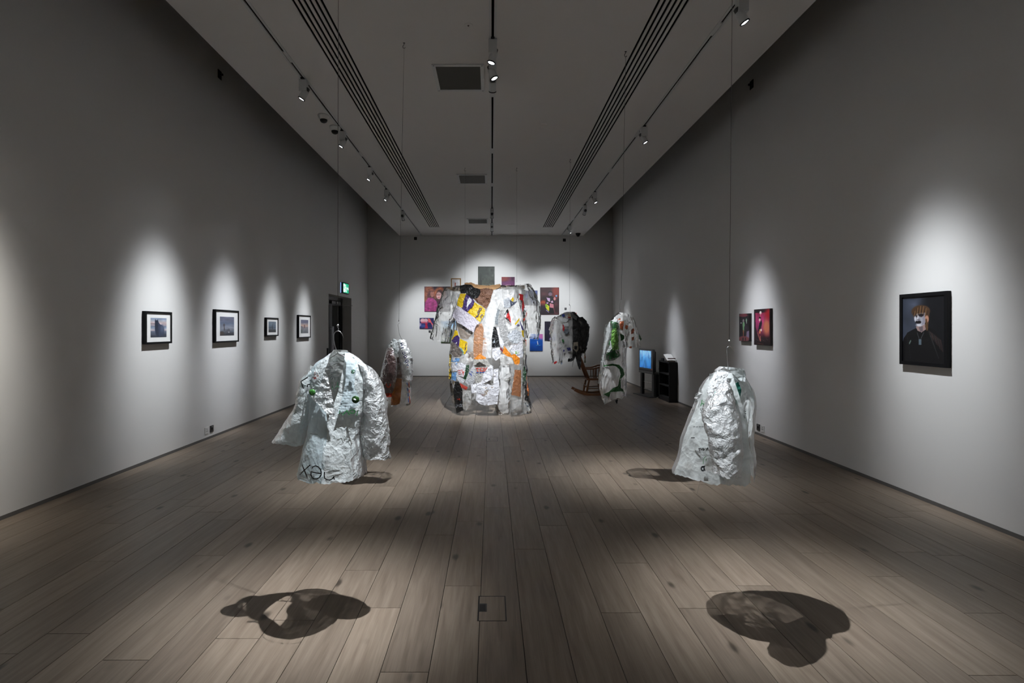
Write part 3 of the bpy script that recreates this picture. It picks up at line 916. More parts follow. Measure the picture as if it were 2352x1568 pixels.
back_pic('dark blue painting mostly hidden behind the right coat sleeve', 'painting', 1205, 667, 1234.5, 700, c)
c = Canvas(64, 92, (66, 36, 40)).dabs(15, .25, 6, 8)
c.ell(.85, .15, .16, .16, (132, 54, 44), .9, .8).ell(.15, .60, .13, .09, (168, 70, 40), .8, .8).ell(.08, .9, .3, .2, (36, 24, 36), .8).ell(.52, .19, .10, .06, (40, 30, 36), .3).ell(.53, .25, .085, .055, (120, 96, 112), .4).poly([(.40, .32), (.60, .32), (.76, .38), (.74, .60), (.68, .78), (.36, .92), (.28, .80), (.26, .58), (.30, .44)], (28, 22, 30)).poly([(.33, .38), (.52, .40), (.52, .54), (.40, .50)], (206, 172, 208)).poly([(.56, .52), (.66, .48), (.68, .56), (.58, .57)], (206, 168, 196)).poly([(.32, .56), (.44, .55), (.40, .61), (.33, .60)], (188, 152, 190)).poly([(.50, .58), (.70, .62), (.70, .76), (.50, .74)], (202, 128, 140)).poly([(.26, .62), (.32, .61), (.47, .70), (.46, .88), (.38, .84), (.28, .74)], (206, 206, 40)).poly([(.26, .62), (.34, .62), (.38, .72), (.30, .74)], (120, 178, 56)).line(.32, .84, .44, .91, .018, (150, 136, 180)).poly([(.48, .78), (.68, .78), (.74, .97), (.48, .97)], (16, 14, 18)).line(.70, .76, .78, .94, .012, (118, 70, 80)).ell(.76, .42, .05, .05, (200, 130, 130), .4).ell(.85, .315, .04, .03, (110, 170, 216), .3)
back_pic('painting of a harlequin figure in patchwork costume on a maroon ground', 'painting', 1241, 660, 1284, 722, c)
c = Canvas(50, 38, (42, 44, 98)).dabs(16, .2, 6, 5)
c.ell(.22, .24, .15, .16, (226, 178, 186), .3).ell(.44, .24, .13, .15, (214, 170, 180), .3).poly([(.12, .34), (.56, .34), (.58, .50), (.10, .50)], (206, 96, 116), .8).poly([(.58, .05), (.74, .08), (.86, .45), (.98, .62), (.82, .64), (.62, .40)], (222, 96, 100)).poly([(.40, .50), (.56, .48), (.58, .98), (.36, .98)], (176, 32, 66)).poly([(.88, .6), (1, .6), (1, .9), (.9, .9)], (214, 160, 180)).poly([(0, .5), (.1, .5), (.14, .75), (0, .8)], (176, 160, 200), .8).ell(.25, .75, .14, .12, (60, 76, 140), .4).ell(.70, .65, .13, .2, (36, 38, 90), .3)
back_pic('small pink and navy painting of faces left of the giant coat', 'painting', 964, 730, 996.5, 754.5, c)
c = Canvas(50, 70, (0, 0, 0)).grad([(0, (92, 152, 206)), (.2, (150, 188, 216)), (.45, (214, 222, 222)), (.58, (206, 214, 210)), (.62, (84, 116, 142)), (.66, (80, 96, 84)), (.76, (78, 96, 62)), (1, (60, 74, 46))]).dabs(17, .07, 5, 6)
c.ell(.42, .52, .30, .20, (34, 44, 38), .2).ell(.30, .62, .30, .10, (34, 44, 38), .3)
back_pic('landscape painting of a dark tree under blue sky beside the left sleeve', 'painting', 1013, 737, 1049, 787, c)
c = Canvas(52, 68, (12, 72, 160)).grad([(0, (36, 110, 196)), (.2, (18, 92, 186)), (.6, (10, 74, 164)), (1, (10, 62, 138))]).dabs(18, .07, 5, 8)
c.ell(.92, .10, .2, .15, (196, 110, 176), .9, .9).line(.58, .44, .62, .60, .03, (226, 222, 222)).line(.48, .66, .8, .66, .02, (80, 150, 206), .7)
back_pic('bright blue painting with a small white diver and pink corner', 'painting', 1217, 767, 1246.5, 805.5, c)
c = Canvas(48, 62, (30, 26, 48)).dabs(19, .25, 9, 4)
c.line(.72, .30, .62, .52, .035, (190, 160, 156)).ell(.66, .66, .11, .09, (186, 196, 218), .3).poly([(.50, .78), (.72, .70), (.82, .98), (.40, .98)], (56, 84, 160)).line(.66, .76, .84, .96, .03, (206, 176, 186)).ell(.42, .92, .09, .07, (176, 160, 196), .4)
back_pic('dark navy painting of a pale figure beside the black and white jacket', 'painting', 1251, 738, 1285, 782, c)
c = Canvas(46, 40, (150, 58, 44)).dabs(20, .25, 5, 5)
c.poly([(0, 0), (.42, 0), (.35, 1), (0, 1)], (40, 40, 58)).poly([(.38, .1), (.6, .1), (.66, .6), (.4, .8)], (206, 178, 140))
back_pic('red painting mostly hidden behind the black and white jacket', 'painting', 1294.5, 718, 1324, 748, c)

def caption(px, py, s, lab):
    q = P(px, py, YB)
    r = thing('caption_plate', lab, 'label', (q.x, YB, q.z - s), 'caption plates')
    MB().box(q.x - s, q.x + s, YB - .008, YB - .002, q.z - s * 1.1, q.z + s * 1.1).build('plate', M['black'], r)
    MB().box(q.x - s * .55, q.x + s * .55, YB - .009, YB - .008, q.z - s * .1, q.z + s * .45).build('print_line', plain('caption_ink', srgb(120, 118, 130)), r)
caption(987, 761, .032, 'small black caption plate under the pink and navy painting')
caption(1299, 709, .032, 'small black caption plate above the black and white jacket')
for py, w in ((732, 'top'), (741, 'middle'), (750, 'bottom')):
    caption(1239.5, py, .030, 'small dark blue caption plate beside the right sleeve, %s of three' % w)

# ================================================================== EXIT SIGN
er = thing('exit_sign', 'lit green exit sign with white running figure above the doorway', 'exit sign', (XL, 14.02, 2.42))
MB().box(XL, XL + .06, 13.74, 14.30, 2.40, 2.68).build('housing', M['black'], er)
c = Canvas(56, 30, (20, 150, 110))
c.poly([(.03, .06), (.30, .06), (.30, .94), (.03, .94)], (225, 250, 240)).poly([(.10, .30), (.24, .30), (.24, .60), (.10, .60)], (30, 160, 120))
c.ell(.47, .20, .05, .09, (230, 255, 245), .3).poly([(.42, .30), (.52, .30), (.56, .60), (.64, .90), (.57, .92), (.49, .66), (.42, .92), (.35, .90), (.43, .60)], (230, 255, 245)).line(.36, .48, .60, .42, .035, (230, 255, 245))
c.poly([(.70, .42), (.84, .42), (.84, .25), (.97, .5), (.84, .75), (.84, .58), (.70, .58)], (230, 255, 245))
c.build('lit_face', (XL + .061, 13.765, 2.66), (0, .51, 0), (0, 0, -.24), paint_mat('exit_sign_face', .4, .3, 1.5), er)
MB().box(XL + .001, XL + .010, 13.728, 13.740, 2.41, 2.67).build('side_light_strip', glow('exit_strip', (.25, .45, 1, 1), 1.6), er)

# ================================================================== TELEVISION ON STAND
tv_n = Vector((3.50, 11.72, 0))
ang = math.radians(11)
tu = Vector((-math.sin(ang), math.cos(ang), 0))        # along the screen, away from the camera
tn = Vector((-math.cos(ang), -math.sin(ang), 0))       # out of the screen
TW = .66
tvc = tv_n + tu * TW / 2
def tbox(mb, u0, u1, d0, d1, z0, z1):
    cc = tv_n + tu * (u0 + u1) / 2 - tn * (d0 + d1) / 2 + Vector((0, 0, (z0 + z1) / 2))
    return mb.obox(cc, tu * (u1 - u0) / 2, -tn * (d1 - d0) / 2, Vector((0, 0, (z1 - z0) / 2)))
r = thing('television_stand', 'grey metal television stand with glass base by the right wall', 'stand', tvc - tn * .12)
tbox(MB(), -.05, TW + .10, -.10, .33, 0, .014).build('glass_base', M['dark_steel'], r)
tbox(MB(), .02, .10, .03, .09, .014, .50).build('column', M['tv_grey'], r)
tbox(MB(), TW - .10, TW - .02, .03, .09, .014, .50).build('column', M['tv_black'], r)
tbox(MB(), .0, .03, .09, .16, .014, .50).build('column_shroud', M['tv_black'], r)
tbox(MB(), 0, TW, .0, .26, .50, .525).build('top_shelf', M['tv_grey'], r)
tbox(MB(), .10, TW - .10, .05, .22, .30, .308).build('glass_shelf', M['smoked_glass'], r)
tbox(MB(), .10, TW - .10, .05, .22, .14, .148).build('glass_shelf', M['smoked_glass'], r)
r = thing('television', 'grey tube television with blue picture on the metal stand', 'television', tvc - tn * .12 + Vector((0, 0, .525)))
tbox(MB(), 0, TW, 0, .05, .53, 1.04).build('front_bezel', M['tv_grey'], r)
mb = MB()
pts = []
for d0, inset in ((.05, .01), (.10, .05), (.14, .12)):
    for u, z in ((inset, .535 + inset * .3), (TW - inset, .535 + inset * .3), (TW - inset, 1.03 - inset), (inset, 1.03 - inset)):
        pts.append(tv_n + tu * u - tn * d0 + Vector((0, 0, z)))
mb.add(pts, [(0, 1, 5, 4), (1, 2, 6, 5), (2, 3, 7, 6), (3, 0, 4, 7), (4, 5, 9, 8), (5, 6, 10, 9), (6, 7, 11, 10), (7, 4, 8, 11), (8, 9, 10, 11)]).build('tube_housing', M['tv_black'], r)
tbox(MB(), .03, TW - .03, -.004, 0, .555, .585).build('speaker_strip', M['tv_black'], r)
c = Canvas(60, 46, (0, 0, 0)).grad([(0, (128, 190, 240)), (.3, (92, 164, 228)), (.6, (58, 136, 208)), (1, (44, 118, 196))]).dabs(30, .10, 9, 5)
for k in range(11):
    x = .08 + .085 * k
    c.line(x, .02 + .03 * (k % 3), x + .05, .22 + .05 * ((k * 3) % 4), .014, (190, 224, 250), .55)
p0 = tv_n + tu * (TW - .05) + tn * .003 + Vector((0, 0, 1.005))
c.build('screen', p0, -tu * (TW - .12), Vector((0, 0, -.385)), paint_mat('television_picture', .2, .4, .75), r)
tbox(MB(), .045, .06, -.005, 0, .60, .606).build('standby_lamp', glow('standby', (1, .05, .03, 1), 1.0), r)
# cable behind
q = Vector((3.66, 11.80, 0))
pts = [q + Vector((0.0, .02, .62)), q + Vector((.02, -.10, .52)), q + Vector((.03, -.20, .40)), q + Vector((.02, -.16, .30)), q + Vector((.0, -.03, .30)), q + Vector((.02, .02, .20)), q + Vector((.02, -.08, .06)), q + Vector((.0, -.12, .012)), q + Vector((-.06, -.16, .010))]
cr = thing('power_cable', 'black power cable trailing between the television and bookcase', 'cable', q)
MB().tube(pts, .005, 6).build('cord', M['black'], cr, smooth=True)
MB().box(3.60, 3.68, 11.60, 11.68, .0, .035).build('plug_block', M['black'], cr)
MB().tube([(3.60, 11.66, .012), (3.555, 11.62, .008), (3.56, 11.57, .008)], .006, 6).build('white_lead', M['white_plastic'], cr, smooth=True)

# ================================================================== BOOKCASE WITH OPEN BOOK
bx0, bx1, by0, by1, bh = 3.585, 3.752, 10.90, 11.56, .815
r = thing('bookcase', 'low narrow black bookcase with two shelves against the right wall', 'bookcase', ((bx0 + bx1) / 2, (by0 + by1) / 2, 0))
MB().box(bx0, bx1, by0, by0 + .022, 0, bh - .022).build('side_panel', M['black_matt'], r)
MB().box(bx0, bx1, by1 - .022, by1, 0, bh - .022).build('side_panel', M['black_matt'], r)
MB().box(bx0 - .004, bx1, by0 - .004, by1 + .004, bh - .022, bh).build('top_board', M['black_matt'], r)
MB().box(bx1 - .008, bx1, by0 + .022, by1 - .022, .05, bh - .022).build('back_panel', M['black'], r)
for z in (.07, .31, .55):
    MB().box(bx0 + .004, bx1 - .008, by0 + .022, by1 - .022, z, z + .02).build('shelf_board', M['black_matt'], r)
MB().box(bx0 + .003, bx0 + .018, by0 + .022, by1 - .022, 0, .07).build('plinth', M['black_matt'], r)
r = thing('open_book', 'open white book propped on top of the black bookcase', 'book', (3.66, 11.1, bh))
bc = Vector((3.665, 11.13, bh + .092))
tilt = Vector((0, .13, .06))
MB().obox(bc + Vector((0, .0, -.022)), (.082, 0, 0), tilt * 1.0, Vector((0, -.02, .045)).normalized() * .008).build('cover', M['book_cover'], r)
for s in (-1, 1):
    MB().obox(bc + Vector((s * .040, 0, -.006)), Vector((.040, 0, -s * .004)), tilt * .96, Vector((0, -.06, .13)).normalized() * .008).build('page_block', M['paper'], r)
MB().obox(bc + Vector((0, -.14, -.02)), (.075, 0, 0), (0, .018, 0), (0, 0, .010)).build('base_rest', M['book_cover'], r)
MB().obox((3.60, 11.36, bh + .03), (.016, .006, 0), (-.01, .035, 0), (0, 0, .03)).build('prop_block', M['black'], r)

# ================================================================== ROCKING CHAIR
CN, CF = 12.06, 12.46                                 # near and far side
def CX(px): return (px - VX) / FPX * 12.2
r = thing('rocking_chair', 'small brown wooden rocking chair with spindle arms near the far wall', 'chair', (CX(1357), 12.26, 0))
def S(px, z, y): return Vector((CX(px), y, z))
w = M['chair_wood']
for y in (CN, CF):
    pts = [S(1317, .135, y), S(1327, .085, y), S(1338, .045, y), S(1352, .022, y), S(1366, .020, y), S(1380, .035, y), S(1394, .065, y), S(1404, .10, y)]
    mb = MB()
    for a, b in zip(pts[:-1], pts[1:]):
        mb.bar(a, b + (b - a) * .06, .042, .058)
    mb.build('rocker', w, r)
    MB().tube([S(1345, .05, y), S(1347, .18, y), S(1351, .36, y)], [.020, .026, .019], 10).build('leg', w, r, auto=True)
    MB().tube([S(1383, .05, y), S(1381, .18, y), S(1378, .36, y)], [.020, .026, .019], 10).build('leg', w, r, auto=True)
    MB().tube([S(1346, .15, y), S(1382, .17, y)], .010, 8).build('stretcher', w, r, auto=True)
    MB().tube([S(1350, .38, y), S(1338, .68, y), S(1324, 1.04, y)], [.022, .023, .017], 10).build('back_post', w, r, auto=True)
    pts = [S(1340, .60, y), S(1350, .595, y), S(1360, .598, y), S(1369, .62, y), S(1377, .648, y), S(1385, .650, y), S(1389, .638, y)]
    mb = MB()
    for a, b in zip(pts[:-1], pts[1:]):
        mb.bar(a, b + (b - a) * .08, .060, .034)
    mb.build('armrest', w, r)
    MB().tube([S(1372, .38, y), S(1374, .63, y)], [.013, .015], 10).build('arm_post', w, r, auto=True)
    for px in (1361.5, 1367):
        MB().tube([S(px, .38, y), S(px, .60, y)], [.008, .010], 8).build('spindle', w, r, auto=True)
MB().box(CX(1344), CX(1383), CN - .03, CF + .03, .345, .385).build('seat', w, r)
for k in range(5):
    y = CN + .07 + k * (CF - CN - .14) / 4
    MB().tube([S(1351, .38, y), S(1325, 1.0, y)], .008, 8).build('back_spindle', w, r, auto=True)
mb = MB().bar(S(1325.5, .98, CN - .02), S(1325.5, .98, CF + .02), .03, .10)
mb.build('head_rail', w, r)
for px, z in ((1347, .20), (1381, .22)):
    MB().tube([S(px, z, CN), S(px, z, CF)], .010, 8).build('cross_stretcher', w, r, auto=True)
# ================================================================== HANGING GARMENTS
def ridge(v):
    return 1 - 2 * abs(noise.noise(v))

def crumple(p, amp, freq, seed):
    v = Vector((p.x * freq + seed * 7.3, p.y * freq + seed * 3.1, p.z * freq - seed * 5.7))
    w = Vector((noise.noise(v * .7), noise.noise(v * .7 + Vector((5, 5, 5))), noise.noise(v * .7 + Vector((9, 1, 3))))) * .6
    v = v + w
    return amp * (.55 * ridge(v) + .30 * ridge(v * 2.3) + .18 * ridge(v * 4.7))

def spline(rows, n):
    """smooth interpolation of a list of number tuples"""
    out = []
    m = len(rows) - 1
    for i in range(n + 1):
        t = i / n * m
        k = min(int(t), m - 1)
        f = t - k
        p0, p1, p2, p3 = rows[max(k - 1, 0)], rows[k], rows[k + 1], rows[min(k + 2, m)]
        out.append(tuple(.5 * (2 * b + (c - a) * f + (2 * a - 5 * b + 4 * c - d) * f * f + (3 * b - a - 3 * c + d) * f ** 3) for a, b, c, d in zip(p0, p1, p2, p3)))
    return out

def lerp_table(tab, y):
    ys = [t[0] for t in tab]
    return float(np.interp(y, ys, [t[1] for t in tab]))

class Shape:
    """the rounded form of a garment part: rings given by their left and right edge in the photo plane at depth Y0"""
    def __init__(self, rings, Y0, rows=40):
        self.Y0 = Y0
        self.rings = spline([r if len(r) == 6 else tuple(r) + (0,) for r in rings], rows)
    def point(self, i, th):
        xl, yl, xr, yr, d, off = self.rings[i]
        a, b = P(xl, yl, self.Y0 + off), P(xr, yr, self.Y0 + off)
        c, e = (a + b) / 2, (b - a) / 2
        return c + e * math.cos(th) + Vector((0, -d * math.sin(th), 0)), (e.normalized() * math.cos(th) + Vector((0, -math.sin(th), 0)))
    def skin(self, name, mat, parent, th0=0, th1=2 * math.pi, seg=40, amp=.006, freq=14, seed=0, jag=.012, smooth=True, cut0=None, cut1=None, i0=0, i1=None, hang=0.0):
        n = len(self.rings)
        i1 = n if i1 is None else i1
        vs, fs = [], []
        closed = abs(th1 - th0 - 2 * math.pi) < 1e-3 and cut0 is None and cut1 is None
        for i in range(i0, i1):
            xl, yl, xr, yr, d, off = self.rings[i]
            a0, a1 = th0, th1
            ym = (yl + yr) / 2
            if cut0 is not None:
                s = (lerp_table(cut0, ym) - (xl + xr) / 2) / ((xr - xl) / 2)
                a0 = math.acos(max(-1, min(1, s)))
            if cut1 is not None:
                s = (lerp_table(cut1, ym) - (xl + xr) / 2) / ((xr - xl) / 2)
                a1 = math.acos(max(-1, min(1, s)))
            ns = seg if closed else seg + 1
            for k in range(ns):
                th = a0 + (a1 - a0) * k / seg
                p, nr = self.point(i, th)
                dsp = crumple(p, amp, freq, seed)
                # long soft folds
                dsp += hang * math.sin(th * 7 + seed) * (i / n)
                q = p + nr * dsp
                if i >= i1 - 2 and jag:
                    q.z += noise.noise(Vector((th * 3, seed * 2.2, i * .3))) * jag * (1 if i == i1 - 1 else .5) + noise.noise(Vector((th * 11, seed, 0))) * jag * .5 * (i == i1 - 1)
                q.z = max(q.z, .004)
                vs.append(q)
        ns = seg if closed else seg + 1
        for i in range(i1 - i0 - 1):
            for k in range(seg):
                a, b = i * ns + k, i * ns + (k + 1) % ns
                fs.append((a, a + ns, b + ns, b))
        return mesh(name, vs, fs, mat, parent, smooth)
    def front(self, px, py, side=1):
        """depth offset of the front (side 1) or back (-1) surface on the line of sight through a photo pixel"""
        ys = [(r[1] + r[3]) / 2 for r in self.rings]
        dy = None
        for _ in range(3):
            k = 1.0 if dy is None else (self.Y0 + dy) / (self.Y0 + off)
            x, y = VX + (px - VX) * k, VY + (py - VY) * k
            i = int(np.argmin([abs(v - y) for v in ys]))
            xl, yl, xr, yr, d, off = self.rings[i]
            s = max(-.985, min(.985, (x - (xl + xr) / 2) / ((xr - xl) / 2 + 1e-6)))
            dy = off - side * d * math.sqrt(1 - s * s)
        return dy

def on_form(px, py, Y0, depth, off):
    """where the line of sight through a photo pixel meets a form, lifted off it a little"""
    return P(px, py, Y0 + depth(px, py) - off)

def flat_depth(v):
    return lambda x, y: v

def densify(pts, step):
    out = []
    for (x0, y0), (x1, y1) in zip(pts, pts[1:] + pts[:1]):
        n = max(1, int(math.hypot(x1 - x0, y1 - y0) / step))
        for k in range(n):
            out.append((x0 + (x1 - x0) * k / n, y0 + (y1 - y0) * k / n))
    return out

def sheet(name, pts, Y0, depth, mat, parent, off=.008, step=2.0, amp=.005, freq=22, seed=1, jag=.5, smooth=True, thick=0):
    """a cut piece of film or paper with creases, lying over a form"""
    rs = random.Random(seed * 13 + 5)
    out = densify(pts, step)
    out = [(x + rs.uniform(-jag, jag), y + rs.uniform(-jag, jag)) for x, y in out]
    n = len(out)
    co = [Vector(p) for p in out]
    x0, x1 = min(p[0] for p in out), max(p[0] for p in out)
    y0, y1 = min(p[1] for p in out), max(p[1] for p in out)
    def inside(x, y):
        c = False
        for (ax, ay), (bx, by) in zip(out, out[1:] + out[:1]):
            if (ay > y) != (by > y) and x < (bx - ax) * (y - ay) / (by - ay) + ax:
                c = not c
        return c
    y = y0 + step * .5
    while y < y1:
        x = x0 + step * .5
        while x < x1:
            qx, qy = x + rs.uniform(-.35, .35) * step, y + rs.uniform(-.35, .35) * step
            if inside(qx, qy):
                co.append(Vector((qx, qy)))
            x += step
        y += step
    v2, e2, f2 = delaunay_2d_cdt(co, [(i, (i + 1) % n) for i in range(n)], [], 1, 1e-4)[:3]
    vs = []
    for p in v2:
        q = on_form(p.x, p.y, Y0, depth, off)
        q.y -= crumple(q, amp, freq, seed)
        q.z = max(q.z, .005)
        vs.append(q)
    return mesh(name, vs, [tuple(reversed(f)) for f in f2], mat, parent, smooth)

def strokes(name, lines, width, Y0, depth, mat, parent, off=.016):
    """printed marks: ribbons following the surface"""
    vs, fs = [], []
    for ln in lines:
        pts = []
        for (ax, ay), (bx, by) in zip(ln[:-1], ln[1:]):
            m = max(1, int(math.hypot(bx - ax, by - ay) / 2.5))
            pts += [(ax + (bx - ax) * k / m, ay + (by - ay) * k / m) for k in range(m)]
        pts.append(ln[-1])
        base = len(vs)
        for i, (x, y) in enumerate(pts):
            a, b = pts[max(i - 1, 0)], pts[min(i + 1, len(pts) - 1)]
            dx, dy = b[0] - a[0], b[1] - a[1]
            L = math.hypot(dx, dy) or 1
            nx, ny = -dy / L * width / 2, dx / L * width / 2
            for s in (-1, 1):
                vs.append(on_form(x + nx * s, y + ny * s, Y0, depth, off))
        for i in range(len(pts) - 1):
            k = base + 2 * i
            fs.append((k, k + 1, k + 3, k + 2))
    return mesh(name, vs, fs, mat, parent)

def arc(cx, cy, rx, ry, a0, a1, n=14):
    return [(cx + rx * math.cos(math.radians(a0 + (a1 - a0) * k / n)), cy + ry * math.sin(math.radians(a0 + (a1 - a0) * k / n))) for k in range(n + 1)]

def crop(x0, y0, s):
    return lambda pts: [(x0 + x / s, y0 + y / s) for x, y in pts]

def hang_wire(lab, top, bottom, Y0):
    """ceiling hook and thin wire"""
    b = P(bottom[0], bottom[1], Y0)
    t = Vector((P(top, 0, Y0).x, Y0, ZC))
    r = thing('suspension_wire', lab, 'wire', t, 'suspension wires')
    hk = [t + Vector((0, 0, 0)), t + Vector((0, 0, -.015)), t + Vector((-.012, 0, -.03)), t + Vector((-.012, 0, -.045)), t + Vector((0, 0, -.056)), t + Vector((.013, 0, -.045))]
    MB().tube(hk, .003, 6).build('ceiling_hook', M['dark_steel'], r, smooth=True)
    MB().lathe(t, (0, 0, -1), [(0, .012), (.003, .010)], 10).build('hook_plate', M['dark_steel'], r)
    MB().tube([t + Vector((0, 0, -.056)), b], .0013, 6).build('wire', M['wire'], r, smooth=True)
    MB().lathe(b + Vector((0, 0, -.004)), (0, 0, 1), [(0, .004), (.003, .006), (.008, .006), (.012, .003)], 10).build('crimp', M['steel'], r)
    return r

def hanger(lab, hook, sh, Y0, shoulder=True):
    """wire coat hanger: hook in view, shoulders inside the garment"""
    pts = [P(x, y, Y0) for x, y in hook]
    r = thing('coat_hanger', lab, 'hanger', pts[-1], 'wire coat hangers')
    MB().tube(pts, .0022, 8).build('hook', M['steel'], r, smooth=True)
    if shoulder:
        a, b, c = (P(x, y, Y0) for x, y in sh)
        MB().tube([pts[-1], a], .0022, 8).build('neck', M['steel'], r)
        MB().tube([b, a, c], .0026, 8).build('shoulder_bar', M['steel'], r, smooth=True)
    return r

# ---- film materials
F = {
    'frost': film('frosted_bag_film', (.86, .92, .93, 1), .95, .50, .48, .3, .30, 28),
    'frost_blue': film('blue_frosted_film', (.69, .81, .86, 1), .93, .50, .50, .3, .16, 20),
    'frost_in': film('shaded_inner_film', (.66, .69, .68, 1), .74, .50, .45, .3, .25, 22),  # darker, thinner copy: the shade inside the jacket is put into the colour
    'frost_thin': film('thin_frosted_film', (.78, .82, .82, 1), .70, .50, .42, .3, .22, 16),
    'frost_white': film('white_frosted_film', (.95, .97, .98, 1), .98, .48, .46, .3, .55, 36),
    'clear': film('clear_film', (.97, .97, .95, 1), .11, .25, .09, .6, .5, 7, stretch=.3),
    'clear_milky': film('milky_film', (.97, .97, .97, 1), .42, .25, .13, .6, .5, 9, stretch=.35),
    'clear_dense': film('dense_clear_film', (.96, .96, .94, 1), .28, .25, .09, .6, .6, 8, stretch=.3),
    'ink': plain('black_ink', (.012, .013, .014, 1), .5, .3),
    'ink_green': plain('green_ink', srgb(44, 112, 62), .5, .3),
    'ink_red': plain('red_ink', srgb(190, 62, 44), .5, .3),
    'ink_blue': plain('blue_ink', srgb(34, 66, 150), .5, .3),
    'ink_grey': plain('grey_ink', srgb(92, 98, 98), .5, .3),
}
def pl(name, r, g, b, alpha=1.0, trans=.2, rough=.35, crease=.5, cs=24):
    k = 'pl_' + name
    if k not in F:
        F[k] = film(name, srgb(r, g, b), alpha, trans, rough, .5, crease, cs)
    return F[k]

# ------------------------------------------------------------------ left front jacket
YA = 2.76
bA = Shape([(762, 809, 800, 809, .03), (748, 820, 815, 818, .05), (726, 834, 832, 832, .065), (714, 856, 846, 850, .078), (709, 885, 850, 880, .09), (713, 930, 845, 930, .115), (713, 978, 832, 978, .145), (702, 1028, 834, 1028, .18), (690, 1083, 839, 1086, .20)], YA, 70)
jA = thing('plastic_jacket', 'frosted white plastic bag blazer hanging at front left with green badges', 'jacket', P(765, 1105, YA), 'garments made of plastic bags')
OL = [(800, 760), (850, 751), (890, 758), (930, 765), (966, 772), (1110, 771)]
OR = [(800, 798), (850, 796), (890, 790), (930, 779), (966, 768), (1110, 766)]
bA.skin('back_panel', F['frost_in'], jA, math.pi, 2 * math.pi, 50, .006, 11, 3, .014)
bA.skin('front_panel', F['frost_blue'], jA, math.pi, 0, 40, .006, 11, 4, .016, cut1=OL)  # bluish shade of this side is put into the film colour
bA.skin('front_panel', F['frost'], jA, 0, math.pi, 44, .010, 15, 5, .016, cut1=OR)
Shape([(716, 842, 734, 868, .045), (693, 868, 718, 900, .060), (686, 902, 713, 926, .062), (681, 934, 709, 958, .064), (660, 966, 703, 990, .062), (645, 990, 698, 1008, .056), (629, 1013, 694, 1021, .05)], YA, 46).skin('sleeve', F['frost'], jA, seg=48, amp=.009, freq=13, seed=6, jag=.01)
Shape([(826, 834, 850, 845, .045), (834, 862, 868, 868, .058), (836, 900, 880, 903, .066), (834, 950, 888, 955, .068), (832, 1000, 891, 1005, .066), (836, 1046, 893, 1051, .06)], YA, 50).skin('sleeve', F['frost_white'], jA, seg=52, amp=.013, freq=12, seed=7, jag=.01)
Shape([(768, 803, 797, 805, .04), (760, 816, 803, 818, .052), (756, 832, 806, 834, .062)], YA, 12).skin('collar', F['frost_in'], jA, math.pi * .92, 2.08 * math.pi, 34, .003, 20, 8, 0)
cA = crop(680, 790, 9.222)
dA = lambda x, y: bA.front(x, y)
sheet('collar_flap', cA([(735, 190), (655, 450), (575, 640), (520, 830), (430, 1050), (330, 1090), (262, 1060), (203, 985), (320, 860), (365, 690), (400, 520), (470, 420), (570, 320), (660, 240)]), YA, dA, F['frost'], jA, .036, 2.2, .006, 16, 11)
sheet('lapel', cA([(612, 565), (665, 640), (705, 810), (752, 1010), (812, 1290), (830, 1600), (760, 1555), (620, 1420), (480, 1270), (300, 1112), (400, 1085), (440, 1010), (525, 830)]), YA, dA, F['frost_white'], jA, .040, 2.0, .009, 20, 12)  # whiter film paints in the light caught by the folded lapel
sheet('lapel', cA([(1040, 165), (1110, 168), (1310, 370), (1262, 640), (1235, 900), (1340, 1130), (1335, 1290), (1110, 1400), (880, 1470), (960, 1200), (1048, 830), (1068, 420), (1030, 300)]), YA, dA, F['frost_blue'], jA, .028, 2.2, .007, 15, 13)
def badge(name, cx, cy, r, mat, par, Y0, dfn, off, lab=None):
    c0 = on_form(cx, cy, Y0, dfn, off)
    rr = r / FPX * Y0
    o = MB().lathe(c0, (0, -1, 0), [(0, rr), (.003, rr), (.006, rr * .8), (.0075, rr * .4)], 20).build(name, mat, par, auto=True)
    if lab:
        o['label'] = lab
    return o
x, y = cA([(345, 1020)])[0]
b1 = badge('badge', x, y, 7, plain('badge_green', srgb(66, 120, 58), .3), jA, YA, dA, .056)
strokes('badge_shine', [arc(x - 2, y - 1, 3, 4, 150, 260)], 1.6, YA, dA, plain('badge_light', srgb(150, 180, 130), .3), b1, .0645)
x, y = cA([(1262, 1172)])[0]
b2 = badge('badge', x, y, 8.4, plain('badge_dark_green', srgb(48, 84, 40), .3), jA, YA, dA, .052)
strokes('badge_mark', [arc(x, y - 3, 4, 3, 20, 160)], 3.2, YA, dA, plain('badge_white', srgb(215, 218, 215), .3), b2, .0610)
strokes('badge_mark', [[(x - 5, y - 5), (x - 1, y - 6.5)]], 2.4, YA, dA, F['ink'], b2, .0610)
strokes('badge_mark', [[(x + 5, y - 4), (x + 7, y - 1)]], 2.4, YA, dA, F['ink_red'], b2, .0610)
x, y = cA([(1205, 590)])[0]
badge('badge', x, y, 4.2, plain('badge_pale', srgb(190, 205, 195), .3), jA, YA, dA, .050)
strokes('badge_print', [[(x - 4, y - 4), (x, y - 2), (x - 1, y + 4)], [(x - 1, y - 4.5), (x + 3, y - 4), (x + 2, y + 1)]], 2.4, YA, dA, plain('badge_print_green', srgb(40, 92, 70)), jA, .0585)
